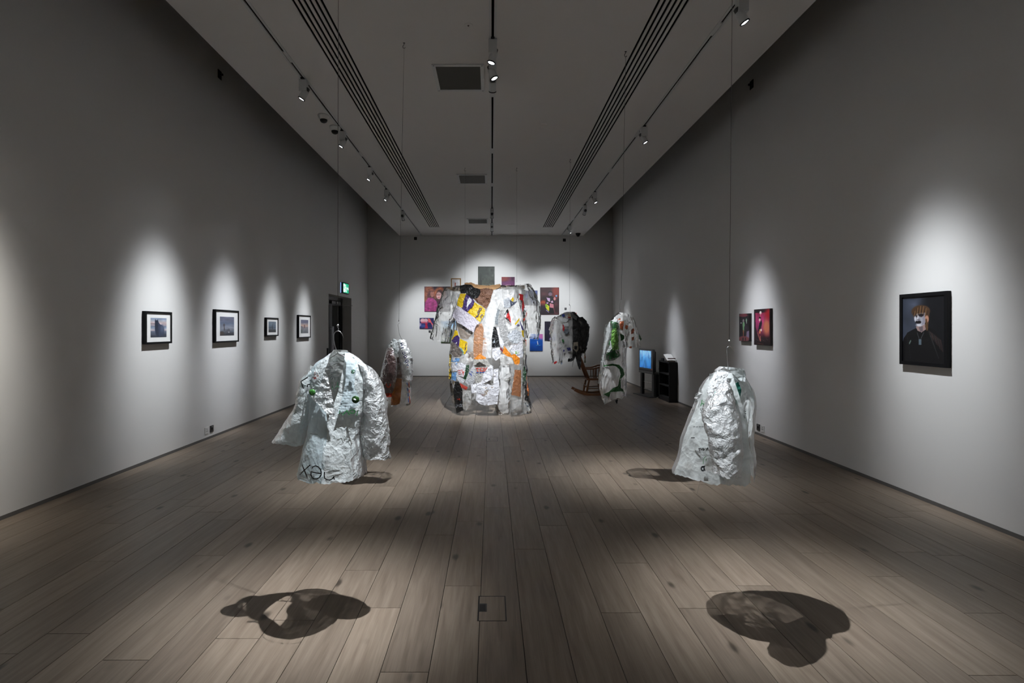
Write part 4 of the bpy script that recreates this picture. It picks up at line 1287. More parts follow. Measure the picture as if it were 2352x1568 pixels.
# lettering on the jacket
cN = crop(670, 1030, 12.379)
strokes('lettering', [cN(l) for l in ([(275, 410), (350, 590), (440, 825)], [(530, 460), (360, 610), (190, 780)],
        [(575, 565), (610, 510), (680, 490), (750, 515), (810, 580), (840, 660), (840, 740), (790, 820), (710, 860), (630, 860), (570, 810), (545, 740), (550, 655), (690, 690), (825, 712)],
        [(935, 660), (925, 760), (935, 840), (1000, 880), (1080, 895), (1150, 860), (1200, 800), (1205, 775)], [(1195, 800), (1212, 885)])], 2.6, YA, dA, F['ink'], jA, .042)
strokes('lettering', [cA(l) for l in ([(930, 1400), (920, 1480)], [(965, 1450), (962, 1475)], [(985, 1500), (1080, 1400), (1125, 1500)], arc(1190, 1430, 50, 36, 10, 350), [(1240, 1440), (1250, 1400)], [(1310, 1405), (1280, 1520)])], 2.0, YA, dA, F['ink_green'], jA, .050)
sA = lambda x, y: -.05
strokes('lettering', [cA(l) for l in ([(250, 700), (104, 792), (155, 945)], [(300, 850), (246, 862), (240, 910)], [(290, 768), (296, 776)])], 2.4, YA, sA, F['ink'], jA, .020)
strokes('lettering', [cA(l) for l in ([(350, 705), (430, 715)], [(375, 735), (420, 720)])], 1.8, YA, dA, F['ink_red'], jA, .050)
strokes('lettering', [cA(l) for l in ([(380, 600), (430, 590)], [(385, 650), (440, 640)], [(400, 600), (398, 690)], [(450, 600), (470, 680)], [(420, 660), (480, 690)])], .9, YA, dA, plain('faint_red_ink', srgb(170, 120, 112)), jA, .049)
dAb = lambda x, y: bA.front(x, y, -1) * .6
strokes('lettering', [cA(l) for l in (arc(1000, 830, 34, 50, 0, 360), [(880, 800), (870, 880), (820, 950)], [(868, 880), (950, 950)], [(765, 880), (770, 950)], [(762, 810), (764, 830)])], 1.9, YA, dAb, plain('pale_green_ink', srgb(88, 138, 104)), jA, .012)
strokes('lettering', [cA(l) for l in ([(720, 690), (790, 680), (760, 760)], arc(745, 720, 24, 20, 0, 300), [(800, 690), (830, 770)], [(860, 680), (940, 672)], [(865, 715), (935, 712)], [(900, 680), (900, 750)], [(870, 755), (945, 750)], [(970, 660), (980, 690)], [(1000, 735), (1040, 742)])], 1.2, YA, dAb, F['ink_grey'], jA, .012)
strokes('seam_line', [cA([(660, 612), (870, 610), (1070, 613)])], .9, YA, dAb, F['ink_grey'], jA, .012)
strokes('stitching', [[(712, 995), (722, 997), (730, 997)], [(790, 1000), (806, 1025), (812, 1045)], [(863, 965), (863, 980), (867, 983)]], .9, YA, dA, F['ink_grey'], jA, .030)
hang_wire('thin wire holding the front left white jacket from the ceiling', 778, (776, 748), YA)
hanger('steel wire hanger hook above the front left white jacket', [(789, 776), (786, 767), (781, 761), (776, 759), (770, 762), (766.5, 769), (766.5, 780), (769, 793), (772, 803)], [(776, 811), (722, 842), (838, 840)], YA)
P_ = P(776, 750, YA)
hk = thing('wire_loop', 'small steel loop between wire and hanger, front left', 'loop', P(776, 759, YA), 'wire loops')
MB().tube([P(775, 750, YA), P(777.5, 754, YA), P(777.5, 758, YA), P(775.5, 761, YA)], .0022, 6).build('loop', M['steel'], hk, smooth=True)

# ------------------------------------------------------------------ right front jacket, seen from the side
YR = 2.78
jB = thing('plastic_jacket', 'frosted white plastic jacket with teal patch hanging at front right', 'jacket', P(1640, 1098, YR), 'garments made of plastic bags')
bB = Shape([(1642, 856, 1702, 852, .05), (1624, 874, 1712, 872, .09), (1611, 900, 1722, 896, .14), (1603, 928, 1725, 924, .165), (1588, 965, 1722, 965, .18), (1572, 1008, 1719, 1008, .19), (1563, 1050, 1725, 1048, .19), (1550, 1086, 1722, 1090, .20)], YR, 70)
dB = lambda x, y: bB.front(x, y)
OLB = [(840, 1672), (880, 1668), (910, 1668), (960, 1682), (1100, 1690)]
ORB = [(840, 1706), (880, 1708), (920, 1704), (960, 1696), (1100, 1700)]
bB.skin('front_panel', F['frost_thin'], jB, math.pi, 0, 56, .006, 9, 14, .016, cut1=OLB)
bB.skin('front_panel', F['frost_thin'], jB, 0, math.pi, 20, .007, 12, 15, .016, cut1=ORB)
bB.skin('back_panel', F['frost_thin'], jB, math.pi, 2 * math.pi, 50, .007, 10, 16, .02)
Shape([(1656, 842, 1704, 846, .06), (1646, 852, 1708, 856, .075), (1650, 872, 1708, 876, .075)], YR, 16).skin('collar', F['frost'], jB, math.pi * .75, 2.25 * math.pi, 40, .006, 18, 17, 0)
slB = Shape([(1650, 880, 1666, 872, .045, -.10), (1636, 908, 1672, 900, .06, -.14), (1622, 938, 1681, 932, .068, -.175), (1622, 968, 1694, 966, .07, -.20), (1630, 1008, 1698, 1004, .07, -.23), (1640, 1046, 1697, 1044, .066, -.255), (1644, 1086, 1691, 1091, .06, -.28)], YR, 64)
slB.skin('sleeve', F['frost_white'], jB, seg=56, amp=.016, freq=13, seed=18, jag=.012)
cB = crop(1580, 830, 9.224)
sheet('collar_flap', cB([(560, 230), (760, 110), (860, 170), (830, 330), (800, 450), (690, 640), (590, 760), (480, 810), (390, 640), (450, 430), (520, 330)]), YR, dB, F['frost_white'], jB, .030, 2.0, .009, 18, 21)
sheet('shoulder_fold', cB([(780, 400), (830, 560), (870, 700), (1000, 860), (930, 830), (760, 720), (600, 740), (640, 640)]), YR, dB, F['frost_white'], jB, .045, 2.0, .009, 20, 22)
sheet('frill', cB([(270, 545), (300, 640), (255, 760), (180, 860), (120, 770), (220, 690)]), YR, flat_depth(-.02), F['frost_white'], jB, .0, 1.8, .008, 24, 23)
sheet('frill', cB([(450, 260), (520, 250), (560, 300), (520, 380), (440, 400)]), YR, flat_depth(-.02), F['frost_thin'], jB, .0, 1.8, .006, 24, 24)
sheet('frill', cB([(150, 680), (260, 630), (240, 760), (120, 900), (90, 1080), (80, 1000), (140, 850)]), YR, flat_depth(.03), F['clear_milky'], jB, .0, 1.8, .006, 24, 25)
o = sheet('lining_patch', cB([(850, 540), (1065, 425), (1128, 590), (1100, 780), (1085, 890), (1010, 915), (885, 790)]), YR, lambda x, y: bB.front(x, y, -1) * .5, pl('teal_film', 42, 116, 100, 1, .45), jB, .0, 2.4, .004, 14, 26)
o['label'] = 'teal green lining patch'
sheet('tint_patch', cB([(585, 620), (600, 700), (520, 800), (480, 800), (530, 700)]), YR, dB, pl('pale_teal_film', 150, 196, 190, 1, .3), jB, .044, 2.0, .004, 14, 27)
cBn = crop(1540, 980, 11.76)
strokes('lettering', [cBn(l) for l in ([(765, 570), (785, 650)], [(780, 590), (815, 575), (830, 640)], arc(880, 610, 32, 30, -170, 120), [(850, 612), (910, 608)], [(955, 575), (965, 600)], [(1010, 555), (960, 640)], [(1005, 560), (1015, 640)])], 1.6, YR, dB, F['ink'], jB, .016)
strokes('lettering', [cBn(l) for l in ([(885, 1000), (885, 900), (910, 840), (950, 805), (970, 820)], [(968, 860), (958, 920)])], 1.3, YR, dB, F['ink_green'], jB, .016)
strokes('logo', [cBn(l) for l in (arc(870, 1130, 40, 55, 0, 360), [(840, 1100), (935, 1060)], [(900, 1080), (930, 1190)], [(835, 1160), (900, 1195)])], 3.0, YR, dB, F['ink'], jB, .016)
strokes('dash', [cBn([(555, 296), (655, 296)])], 2.2, YR, dB, F['ink'], jB, .016)
strokes('small_print', [cB([(x, 1370), (x + 14, 1395)]) for x in range(110, 390, 30)] + [cB([(x, 1395), (x + 16, 1368)]) for x in range(124, 380, 60)], .9, YR, dB, F['ink_grey'], jB, .016)
strokes('lettering', [cB(l) for l in ([(300, 810), (290, 890), (270, 940)], [(285, 885), (370, 905), (350, 950)], [(335, 850), (342, 862)], [(375, 890), (395, 885)])], 2.0, YR, dB, F['ink_green'], jB, .018)
strokes('lettering', [cB(l) for l in ([(255, 1010), (280, 1000)], [(265, 1080), (315, 1075)], [(270, 1020), (300, 1070)], [(310, 990), (320, 1060)], [(345, 1040), (350, 1080)])], 1.4, YR, dB, F['ink'], jB, .018)
strokes('lettering', [cB(l) for l in ([(1180, 1045), (1230, 1060)], [(1200, 1080), (1235, 1110)], [(1190, 1140), (1195, 1195), (1220, 1190)])], 1.4, YR, dB, F['ink_grey'], jB, .012)
MB().tube([P(1608, 1083, YR), P(1606, 1110, YR), P(1601, 1135, YR)], .0006, 4).build('loose_thread', F['clear_milky'], jB)
hang_wire('thin wire holding the front right white jacket from the ceiling', 1686, (1675, 784), YR)
hanger('steel wire hanger hook above the front right white jacket', [(1687, 808), (1684, 801), (1679, 796), (1674, 795), (1670, 798), (1669, 804), (1670, 822), (1672, 840)], [(1673, 850), (1650, 880), (1700, 876)], YR)

# ------------------------------------------------------------------ left middle jacket (side on, orange and red panels)
YC_ = 5.45
jC = thing('plastic_jacket', 'small side-on plastic jacket with orange panel and blue lettering', 'jacket', P(912, 930, YC_), 'garments made of plastic bags')
cC = crop(865, 770, 9.222)
bC = Shape([(903, 779, 924, 778, .03), (893, 796, 934, 795, .07), (885, 820, 941, 818, .11), (880, 850, 944, 850, .13), (878, 885, 944, 885, .14), (880, 912, 943, 912, .145), (884, 930, 941, 928, .15)], YC_, 44)
dC = lambda x, y: bC.front(x, y)
bC.skin('body', F['clear'], jC, seg=48, amp=.008, freq=12, seed=31, jag=.012)
sl = Shape([(889, 800, 905, 796, .03, -.10), (884, 822, 911, 820, .05, -.13), (878, 848, 912, 850, .06, -.15), (873, 878, 907, 884, .06, -.15), (878, 904, 900, 903, .05, -.15)], YC_, 36)
sl.skin('sleeve', pl('mauve_film', 108, 84, 82, .72, .3), jC, seg=36, amp=.006, freq=14, seed=32, jag=.01)
dS = lambda x, y: sl.front(x, y)
sheet('shoulder_piece', cC([(330, 80), (380, 70), (430, 110), (470, 110), (480, 90), (550, 90), (440, 400), (400, 380), (280, 380), (180, 420), (250, 270), (240, 200), (245, 180), (285, 180)]), YC_, dC, F['frost'], jC, .05, 1.6, .010, 18, 33)
sheet('orange_panel', cC([(415, 905), (540, 915), (525, 1150), (495, 1440), (400, 1475), (295, 1480), (330, 1090), (400, 1000)]), YC_, dC, pl('orange_film', 176, 100, 24, .92, .4), jC, .012, 2.2, .006, 14, 34)
sheet('brown_panel', cC([(410, 480), (490, 440), (545, 560), (560, 890), (420, 910)]), YC_, dC, pl('amber_film', 142, 104, 84, .7, .4), jC, .010, 2.2, .007, 14, 35)
sheet('brown_edge', cC([(410, 480), (450, 470), (455, 700), (420, 910), (405, 900), (425, 700)]), YC_, dC, pl('rust_film', 128, 66, 34, .95, .3), jC, .016, 1.8, .004, 14, 36)
sheet('red_band', cC([(140, 1225), (330, 1220), (325, 1300), (160, 1315)]), YC_, dS, pl('red_film', 152, 40, 14, 1, .2), jC, .010, 2.2, .003, 14, 37)
o = Shape([(910, 786, 928, 779, .04, -.06), (917, 815, 942, 808, .06, -.09), (922, 845, 946, 842, .065, -.11), (927, 876, 945, 872, .055, -.12)], YC_, 36).skin('sleeve', F['frost_white'], jC, seg=36, amp=.016, freq=17, seed=38, jag=.012)
sheet('clear_skirt', cC([(560, 960), (720, 990), (715, 1430), (490, 1470), (525, 1100)]), YC_, dC, F['clear_dense'], jC, .016, 2.2, .006, 14, 39)
dL = lambda x, y: -.17
lt = []
for ch, cx, cy in (('H', 530, 190), ('-', 545, 265), ('o', 575, 375), ('o', 605, 450), ('g', 640, 545), ('v', 655, 625)):
    a = math.radians(62)
    def T(u, v):
        return (cx + (u * math.cos(a) - v * math.sin(a)) * 30, cy + (u * math.sin(a) + v * math.cos(a)) * 30)
    G = {'H': [[(-.7, -1), (-.7, 1)], [(.7, -1), (.7, 1)], [(-.7, 0), (.7, 0)]], '-': [[(-.6, -.6), (.6, -.6)], [(-.5, .4), (.5, .4)]],
         'o': [arc(0, 0, .8, .9, 0, 360, 12)], 'g': [arc(0, 0, .8, .9, 0, 360, 12), [(.8, -.9), (.8, 1.4), (-.3, 1.7)]], 'v': [[(-.7, -.8), (0, .8), (.7, -.8)]]}[ch]
    lt += [cC([T(u, v) for u, v in l]) for l in G]
strokes('lettering', lt, 1.5, YC_, dL, F['ink_blue'], jC, .012)
strokes('lettering', [cC(arc(250, 1040, 45, 55, -20, 200))], 2.2, YC_, dS, F['ink_red'], jC, .014)
strokes('lettering', [cC([(655, 665), (665, 680)])], 1.6, YC_, dL, F['ink_red'], jC, .012)
strokes('printed_stripe', [cC([(640, 1000), (655, 1060)]), cC([(652, 1110), (662, 1180)]), cC([(665, 1220), (675, 1290)]), cC([(672, 1330), (678, 1415)])], 1.6, YC_, dC, F['ink_blue'], jC, .028)
strokes('printed_stripe', [cC([(685, 990), (690, 1100)]), cC([(690, 1150), (700, 1210)]), cC([(700, 1290), (708, 1440)])], 1.4, YC_, dC, F['ink_red'], jC, .028)
hang_wire('thin wire holding the small orange-panelled jacket from the ceiling', 928, (916, 737), YC_)
hanger('wire hanger hook above the small orange-panelled jacket', [(918, 741), (914, 745), (915, 752), (916, 762), (918, 770), (923, 779)], [(915, 783), (900, 795), (932, 794)], YC_)

# ------------------------------------------------------------------ green and clear coat on the right
YD = 5.62
jD = thing('plastic_coat', 'clear plastic coat with green printed sleeve and large green ring', 'coat', P(1408, 926, YD), 'garments made of plastic bags')
cD = crop(1360, 690, 6.27)
bD = Shape([(1420, 717, 1440, 720, .03), (1404, 734, 1454, 736, .07), (1394, 752, 1448, 752, .10), (1388, 785, 1440, 785, .12), (1384, 820, 1437, 820, .13), (1380, 860, 1437, 860, .14), (1378, 890, 1438, 890, .15), (1384, 916, 1437, 908, .15)], YD, 60)
dD = lambda x, y: bD.front(x, y)
bD.skin('body', F['clear_milky'], jD, seg=56, amp=.007, freq=9, seed=41, jag=.03)
sl = Shape([(1402, 736, 1424, 744, .04, -.10), (1403, 765, 1421, 766, .05, -.12), (1396, 795, 1421, 798, .055, -.13), (1392, 826, 1424, 817, .055, -.13)], YD, 34)
sl.skin('sleeve', pl('green_film', 44, 110, 58, .9, .3, .2), jD, seg=36, amp=.008, freq=14, seed=42, jag=.006)
dDs = lambda x, y: sl.front(x, y)
sheet('pale_print', cD([(285, 420), (345, 390), (375, 560), (380, 700), (290, 720), (270, 560)]), YD, dDs, pl('leaf_green_film', 122, 176, 84, 1, .25, .2, .8, 40), jD, .010, 1.8, .009, 20, 43)
sheet('white_print', cD([(262, 550), (285, 690), (240, 750), (210, 740), (255, 640)]), YD, dDs, F['frost_white'], jD, .012, 1.8, .005, 20, 44)
sheet('sleeve_lining', cD([(205, 790), (290, 735), (380, 725), (410, 790), (330, 855), (240, 875), (195, 850)]), YD, flat_depth(-.17), pl('silver_lining', 128, 136, 128, 1, .2, .25, .8), jD, .0, 1.8, .007, 24, 45)
sheet('sleeve_cuff', cD([(200, 770), (260, 755), (290, 740), (215, 800), (195, 850), (205, 800)]), YD, flat_depth(-.18), pl('green_film', 44, 110, 58), jD, .0, 1.8, .004, 24, 46)
sheet('green_ring', cD([(165, 935), (290, 908), (390, 925), (445, 985), (468, 1065), (440, 1105), (402, 1130), (400, 1180), (410, 1250), (380, 1230), (382, 1180), (398, 1110), (410, 1060), (392, 990), (340, 945), (290, 938), (165, 950)]), YD, dD, pl('dark_green_film', 34, 92, 42, 1, .25), jD, .012, 1.6, .003, 12, 47, .2)
sheet('green_hem', cD([(410, 1130), (412, 1180), (415, 1260), (445, 1275), (472, 1340), (420, 1305), (340, 1312), (265, 1330), (245, 1390), (160, 1350), (250, 1310), (300, 1260), (370, 1230), (390, 1170)]), YD, dD, pl('dark_green_film', 34, 92, 42), jD, .014, 1.6, .004, 12, 48, .2)
sheet('clear_pocket', cD([(265, 1315), (465, 1305), (450, 1380), (265, 1430)]), YD, dD, F['clear_dense'], jD, .022, 1.8, .006, 16, 49)
sheet('clear_hem', cD([(150, 1340), (250, 1390), (280, 1440), (180, 1500), (150, 1430)]), YD, dD, F['clear_dense'], jD, .018, 1.8, .006, 16, 50)
sheet('left_panel', cD([(190, 350), (330, 250), (370, 270), (250, 480), (200, 660), (150, 900), (120, 1190), (78, 1200), (150, 700), (170, 480)]), YD, dD, F['frost_thin'], jD, .020, 2.0, .006, 10, 51)
s2 = Shape([(1428, 728, 1452, 728, .05, -.05), (1432, 748, 1460, 748, .07, -.07), (1438, 772, 1466, 774, .075, -.08), (1442, 798, 1469, 797, .07, -.08)], YD, 34)
s2.skin('sleeve', F['clear_dense'], jD, seg=36, amp=.012, freq=14, seed=52, jag=.008)
dD2 = lambda x, y: s2.front(x, y)
sheet('chest_piece', cD([(370, 300), (420, 165), (520, 190), (590, 280), (560, 440), (500, 500), (390, 450)]), YD, dD, F['clear_dense'], jD, .05, 1.8, .012, 16, 53)
OR_ = pl('orange_print', 172, 92, 58, 1, .25)
for i, q in enumerate(([(365, 270), (405, 250), (410, 280), (370, 285)], [(395, 300), (455, 295), (455, 350), (440, 430), (400, 400)], [(480, 350), (520, 360), (500, 420), (470, 400)], [(570, 420), (605, 400), (610, 440), (570, 455)], [(570, 530), (610, 520), (600, 570), (570, 580)], [(530, 665), (575, 655), (570, 685), (540, 690)])):
    sheet('orange_patch', cD(q), YD, dD if i < 3 else dD2, OR_, jD, .070 if i < 3 else .012, 1.6, .004, 20, 54 + i)
sheet('green_patch', cD([(635, 400), (715, 555), (680, 605), (635, 500)]), YD, flat_depth(-.03), pl('green_film', 44, 110, 58), jD, 0, 1.8, .004, 14, 61)
sheet('green_patch', cD([(400, 470), (460, 500), (470, 550), (415, 585)]), YD, dD, pl('dark_green_film', 34, 92, 42), jD, .010, 1.8, .003, 14, 62)
sheet('brown_patch', cD([(565, 420), (600, 400), (600, 470), (560, 480)]), YD, dD2, pl('brown_film', 110, 52, 30, 1, .2), jD, .012, 1.6, .003, 14, 63)
sheet('clear_corner', cD([(590, 670), (640, 600), (685, 690), (620, 665)]), YD, flat_depth(-.1), F['clear_dense'], jD, 0, 1.8, .004, 14, 64)
sheet('black_tie', cD([(330, 1440), (370, 1420), (362, 1490), (345, 1470)]), YD, flat_depth(-.05), F['ink'], jD, 0, 1.4, .004, 14, 65)
hang_wire('thin wire holding the green and clear coat from the ceiling', 1437, (1427, 688), YD)
hanger('wire hanger hook above the green and clear coat', [(1428, 690), (1426, 692), (1424, 697), (1423, 706), (1425, 716)], [(1427, 721), (1406, 736), (1448, 736)], YD)

# ------------------------------------------------------------------ black and white jacket
YE = 9.2
jE = thing('plastic_jacket', 'half black half white ragged plastic jacket before the rocking chair', 'jacket', P(1308, 850, YE), 'garments made of plastic bags')
cE = crop(1255, 700, 8.71)
bE = Shape([(1304, 716, 1318, 716, .03), (1290, 722, 1326, 725, .07), (1280, 731, 1336, 736, .11), (1280, 750, 1338, 752, .14), (1282, 776, 1338, 776, .16), (1284, 800, 1337, 798, .16), (1286, 822, 1334, 812, .14)], YE, 44)
dE = lambda x, y: bE.front(x, y)
HALF = [(700, 1312), (850, 1311)]
BK = pl('black_film', 26, 26, 27, 1, .05, .45)
GY = pl('grey_film', 108, 110, 110, 1, .25)
bE.skin('white_half', F['clear_milky'], jE, math.pi, 0, 40, .032, 7, 71, .07, cut1=HALF)
bE.skin('black_half', BK, jE, 0, math.pi, 40, .036, 7, 72, .09, cut1=HALF)
bE.skin('back_panel', GY, jE, math.pi, 2 * math.pi, 44, .025, 7, 73, .09)
Shape([(1276, 727, 1292, 738, .05), (1268, 742, 1290, 752, .09, -.02), (1266, 768, 1290, 772, .10, -.03), (1268, 800, 1292, 802, .10, -.03), (1270, 834, 1287, 834, .08, -.03)], YE, 36).skin('sleeve', F['clear_milky'], jE, seg=32, amp=.035, freq=8, seed=69, jag=.06)
Shape([(1322, 730, 1334, 728, .05), (1327, 748, 1346, 744, .09, -.01), (1331, 768, 1350, 760, .09, -.01), (1332, 790, 1346, 786, .08), (1333, 810, 1342, 808, .06)], YE, 36).skin('sleeve', BK, jE, seg=32, amp=.045, freq=8, seed=70, jag=.08)
Wm = F['frost_white']
for i, (nm, mt, q) in enumerate((
        ('white_patch', Wm, [(180, 440), (320, 380), (330, 470), (260, 590), (180, 570)]),
        ('white_patch', Wm, [(240, 240), (340, 250), (440, 290), (400, 350), (300, 340)]),
        ('white_patch', Wm, [(340, 370), (440, 350), (450, 430), (360, 430)]),
        ('grey_patch', GY, [(470, 160), (520, 160), (620, 250), (600, 310), (500, 240)]),
        ('grey_patch', pl('ash_film', 124, 122, 116, 1, .25), [(650, 310), (760, 370), (740, 460), (680, 380)]),
        ('pale_patch', pl('cream_film', 158, 150, 136, 1, .25), [(540, 750), (630, 740), (640, 900), (600, 950), (530, 880)]),
        ('grey_patch', GY, [(660, 830), (740, 820), (750, 900), (690, 930)]),
        ('black_patch', BK, [(560, 820), (620, 830), (600, 900), (560, 880)]),
        ('blue_patch', pl('blue_film', 34, 58, 132), [(310, 195), (360, 180), (370, 225), (320, 240)]),
        ('green_patch', pl('green_film', 44, 110, 58), [(305, 690), (330, 680), (355, 720), (340, 755), (315, 745)]),
        ('green_patch', pl('green_film', 44, 110, 58), [(270, 205), (300, 205), (300, 235), (280, 225)]),
        ('red_patch', pl('scarlet_film', 168, 18, 24), [(325, 385), (355, 420), (365, 480), (345, 540), (325, 500)]),
        ('red_patch', pl('scarlet_film', 168, 18, 24), [(420, 240), (490, 230), (490, 260), (440, 265)]),
        ('ring_print', pl('slate_film', 96, 104, 112), [(370, 480), (440, 470), (450, 540), (400, 585), (345, 560)]),
        ('navy_patch', pl('navy_film', 48, 50, 106), [(400, 860), (480, 850), (490, 910), (430, 920)]),
        ('navy_patch', pl('navy_film', 48, 50, 106), [(340, 900), (365, 890), (360, 930), (335, 940)]),
        ('tan_patch', pl('tan_film', 170, 152, 120, 1, .25), [(420, 180), (460, 170), (500, 240), (440, 240)]),
        ('pink_print', pl('rose_film', 160, 118, 118, .8), [(200, 830), (240, 800), (250, 980), (220, 1000)]))):
    sheet(nm, cE(q), YE, dE, mt, jE, .03 + .003 * i, 1.6, .012, 9, 74 + i)
sheet('white_tail', cE([(130, 1000), (240, 1010), (210, 1130), (190, 1170), (150, 1170)]), YE, flat_depth(-.12), F['clear_milky'], jE, 0, 1.8, .014, 9, 95)
sheet('red_tip', cE([(150, 1140), (200, 1120), (215, 1150), (170, 1185), (150, 1175)]), YE, flat_depth(-.14), pl('scarlet_film', 168, 18, 24), jE, 0, 1.5, .008, 9, 96)
sheet('black_tail', cE([(430, 1080), (480, 1030), (540, 960), (600, 1000), (550, 1100), (500, 1130), (430, 1135)]), YE, flat_depth(-.14), BK, jE, 0, 1.6, .018, 9, 97)
sheet('black_tail', cE([(580, 1040), (640, 960), (700, 1000), (690, 1130), (680, 1300), (655, 1290), (620, 1200)]), YE, flat_depth(-.12), pl('charcoal_film', 44, 44, 44, 1, .1), jE, 0, 1.6, .018, 9, 98)
sheet('black_tail', cE([(735, 380), (800, 420), (840, 500), (830, 540), (770, 560), (750, 470)]), YE, flat_depth(-.10), BK, jE, 0, 1.6, .018, 9, 99)
sheet('strip_tail', cE([(735, 860), (775, 880), (785, 1050), (790, 1150), (755, 1160), (760, 1000)]), YE, flat_depth(-.02), pl('moss_film', 110, 112, 92, .8, .25), jE, 0, 1.6, .012, 9, 100)
sheet('strip_tail', cE([(760, 1010), (780, 1010), (782, 1070), (765, 1070)]), YE, flat_depth(-.04), pl('rust_film', 128, 66, 34), jE, 0, 1.6, .006, 9, 101)
MB().tube([P(1317, 826, YE), P(1316, 833, YE), P(1314.5, 842, YE)], [.006, .004, .002], 5).build('black_tie', BK, jE)
sheet('left_tail', cE([(60, 450), (100, 390), (120, 420), (60, 500), (45, 510)]), YE, flat_depth(0), F['clear_milky'], jE, 0, 1.6, .01, 9, 102)
hang_wire('thin wire holding the black and white jacket from the ceiling', 1310, (1308, 700), YE)
hanger('wire hanger hook above the black and white jacket', [(1308, 699), (1310, 703), (1309, 709), (1310, 716)], [(1311, 720), (1292, 730), (1330, 730)], YE)
# ================================================================== THE GIANT PATCHWORK COAT
YG = 9.7
cA_, cB_, cC_ = crop(1010, 780, 8.25), crop(980, 640, 8.25), crop(1100, 640, 8.253)
jG = thing('giant_coat', 'giant patchwork coat of clear, yellow, orange and white plastic bags', 'coat', P(1128, 950, YG), 'garments made of plastic bags')
bG = Shape([(1050, 656, 1190, 656, .10), (1040, 664, 1202, 664, .18), (1040, 690, 1204, 690, .23), (1044, 740, 1204, 740, .25), (1036, 800, 1206, 800, .27), (1034, 860, 1210, 860, .29), (1040, 915, 1214, 915, .30), (1046, 946, 1216, 950, .30)], YG, 80)
dG = lambda x, y: bG.front(x, y)
bG.skin('front_body', F['clear'], jG, 0, math.pi, 70, .03, 5, 111, .04, i1=72)
bG.skin('back_body', F['clear'], jG, math.pi, 2 * math.pi, 60, .03, 5, 112, .04, i1=70)
SL = Shape([(1024, 660, 1056, 676, .10), (1013, 690, 1050, 704, .14), (1004, 722, 1044, 730, .15), (997, 752, 1032, 755, .15), (991, 779, 1028, 786, .14)], YG, 50)
SL.skin('sleeve', F['clear_dense'], jG, seg=44, amp=.040, freq=6, seed=113, jag=.02)
SR = Shape([(1180, 656, 1214, 652, .10), (1190, 678, 1230, 680, .14), (1200, 712, 1238, 712, .15), (1206, 745, 1238, 746, .15), (1208, 775, 1233, 780, .13)], YG, 50)
SR.skin('sleeve', F['clear_dense'], jG, seg=44, amp=.040, freq=6, seed=114, jag=.04)
# carrying pole across the shoulders
MB().tube([P(1024, 664, YG), P(1100, 661, YG), P(1205, 659, YG)], .032, 14).build('cardboard_tube', plain('cardboard', srgb(150, 128, 104), .8, .1), jG, auto=True)
n_ = [0]
def pg(nm, q, mt, cr=None, off=None, step=2.0, amp=.014, freq=8, dep=None, jag=.5):
    n_[0] += 1
    k = n_[0]
    return sheet(nm, (cr or (lambda v: v))(q), YG, dep or dG, mt, jG, (.03 + .0035 * k) if off is None else off, step, amp, freq, 120 + k, jag)

KP = plain('kraft_paper', srgb(176, 138, 100), .85, .1, vary=.15, scale=12)
YW = pl('yellow_bag', 206, 172, 22, 1, .15)
PU = pl('purple_print', 58, 40, 92, 1, .1)
LI = pl('lilac_paper', 198, 192, 204, 1, .25, .6)
TP = pl('taupe_film', 138, 124, 112, .8, .3)
GN = pl('dark_green_bag', 34, 62, 42, 1, .1)
OG = pl('bright_orange_bag', 222, 134, 40, 1, .25)
OT = pl('orange_clear_film', 190, 130, 84, .78, .4)
WH = F['frost_white']
WC = pl('white_carrier', 214, 214, 220, 1, .25, .4)
BL = pl('black_bag', 30, 30, 31, 1, .05, .28, .9, 16)
RD = pl('red_bag', 178, 38, 40, 1, .15)
FO = film('silver_foil', srgb(176, 180, 186), 1, 0, .25, .8, 1.0, 40)
GL = pl('grey_film_light', 160, 160, 160, .75, .3)
LB = pl('light_blue_bag', 112, 156, 206, 1, .2)
NV = pl('navy_bag', 44, 40, 96, 1, .1)
BR = pl('brown_bag', 116, 82, 64, 1, .1, .5, .9, 14)

# big film pieces first (innermost), then the pieces on top
pg('taupe_panel', [(550, 810), (690, 880), (850, 980), (880, 1030), (780, 1140), (640, 1130), (600, 980)], TP, cB_)
pg('orange_panel', [(1094, 746), (1107, 742), (1112, 760), (1117, 780), (1119, 804), (1117, 822), (1088, 825), (1087, 800), (1088, 780), (1089, 762)], OT)
pg('milky_panel', [(240, 240), (400, 180), (420, 420), (350, 560), (290, 880), (240, 1180), (230, 1500), (60, 1500), (90, 1000), (140, 640)], F['clear_milky'], cC_, amp=.03, freq=5)
pg('milky_panel', [(400, 200), (560, 150), (720, 160), (760, 260), (700, 400), (600, 560), (480, 560), (400, 420)], F['clear_milky'], cC_, amp=.03, freq=6)
pg('milky_panel', [(620, 540), (760, 560), (820, 740), (780, 900), (640, 940), (560, 960), (500, 860)], F['clear_milky'], cC_, amp=.03, freq=6)
pg('grey_panel', [(400, 600), (480, 590), (500, 860), (560, 1010), (540, 1240), (450, 1240), (390, 1080), (370, 900)], GL, cC_)
pg('carrier_panel', [(650, 375), (900, 355), (960, 470), (960, 820), (680, 820), (640, 640)], pl('grey_carrier', 172, 170, 164, .95, .35, .4), cA_, amp=.010)
pg('kraft_yoke', [(712, 78), (850, 72), (930, 105), (1100, 130), (1180, 130), (1170, 180), (1000, 195), (880, 160), (800, 120), (720, 130)], KP, cB_)
pg('kraft_yoke', [(185, 130), (405, 98), (412, 150), (300, 205), (190, 212)], KP, cC_)
pg('brown_bag', [(1098, 672), (1103, 664), (1115, 661), (1134, 665), (1129, 680), (1125, 695), (1117, 710), (1108, 703), (1096, 695), (1089, 687)], BR, amp=.03, freq=7)
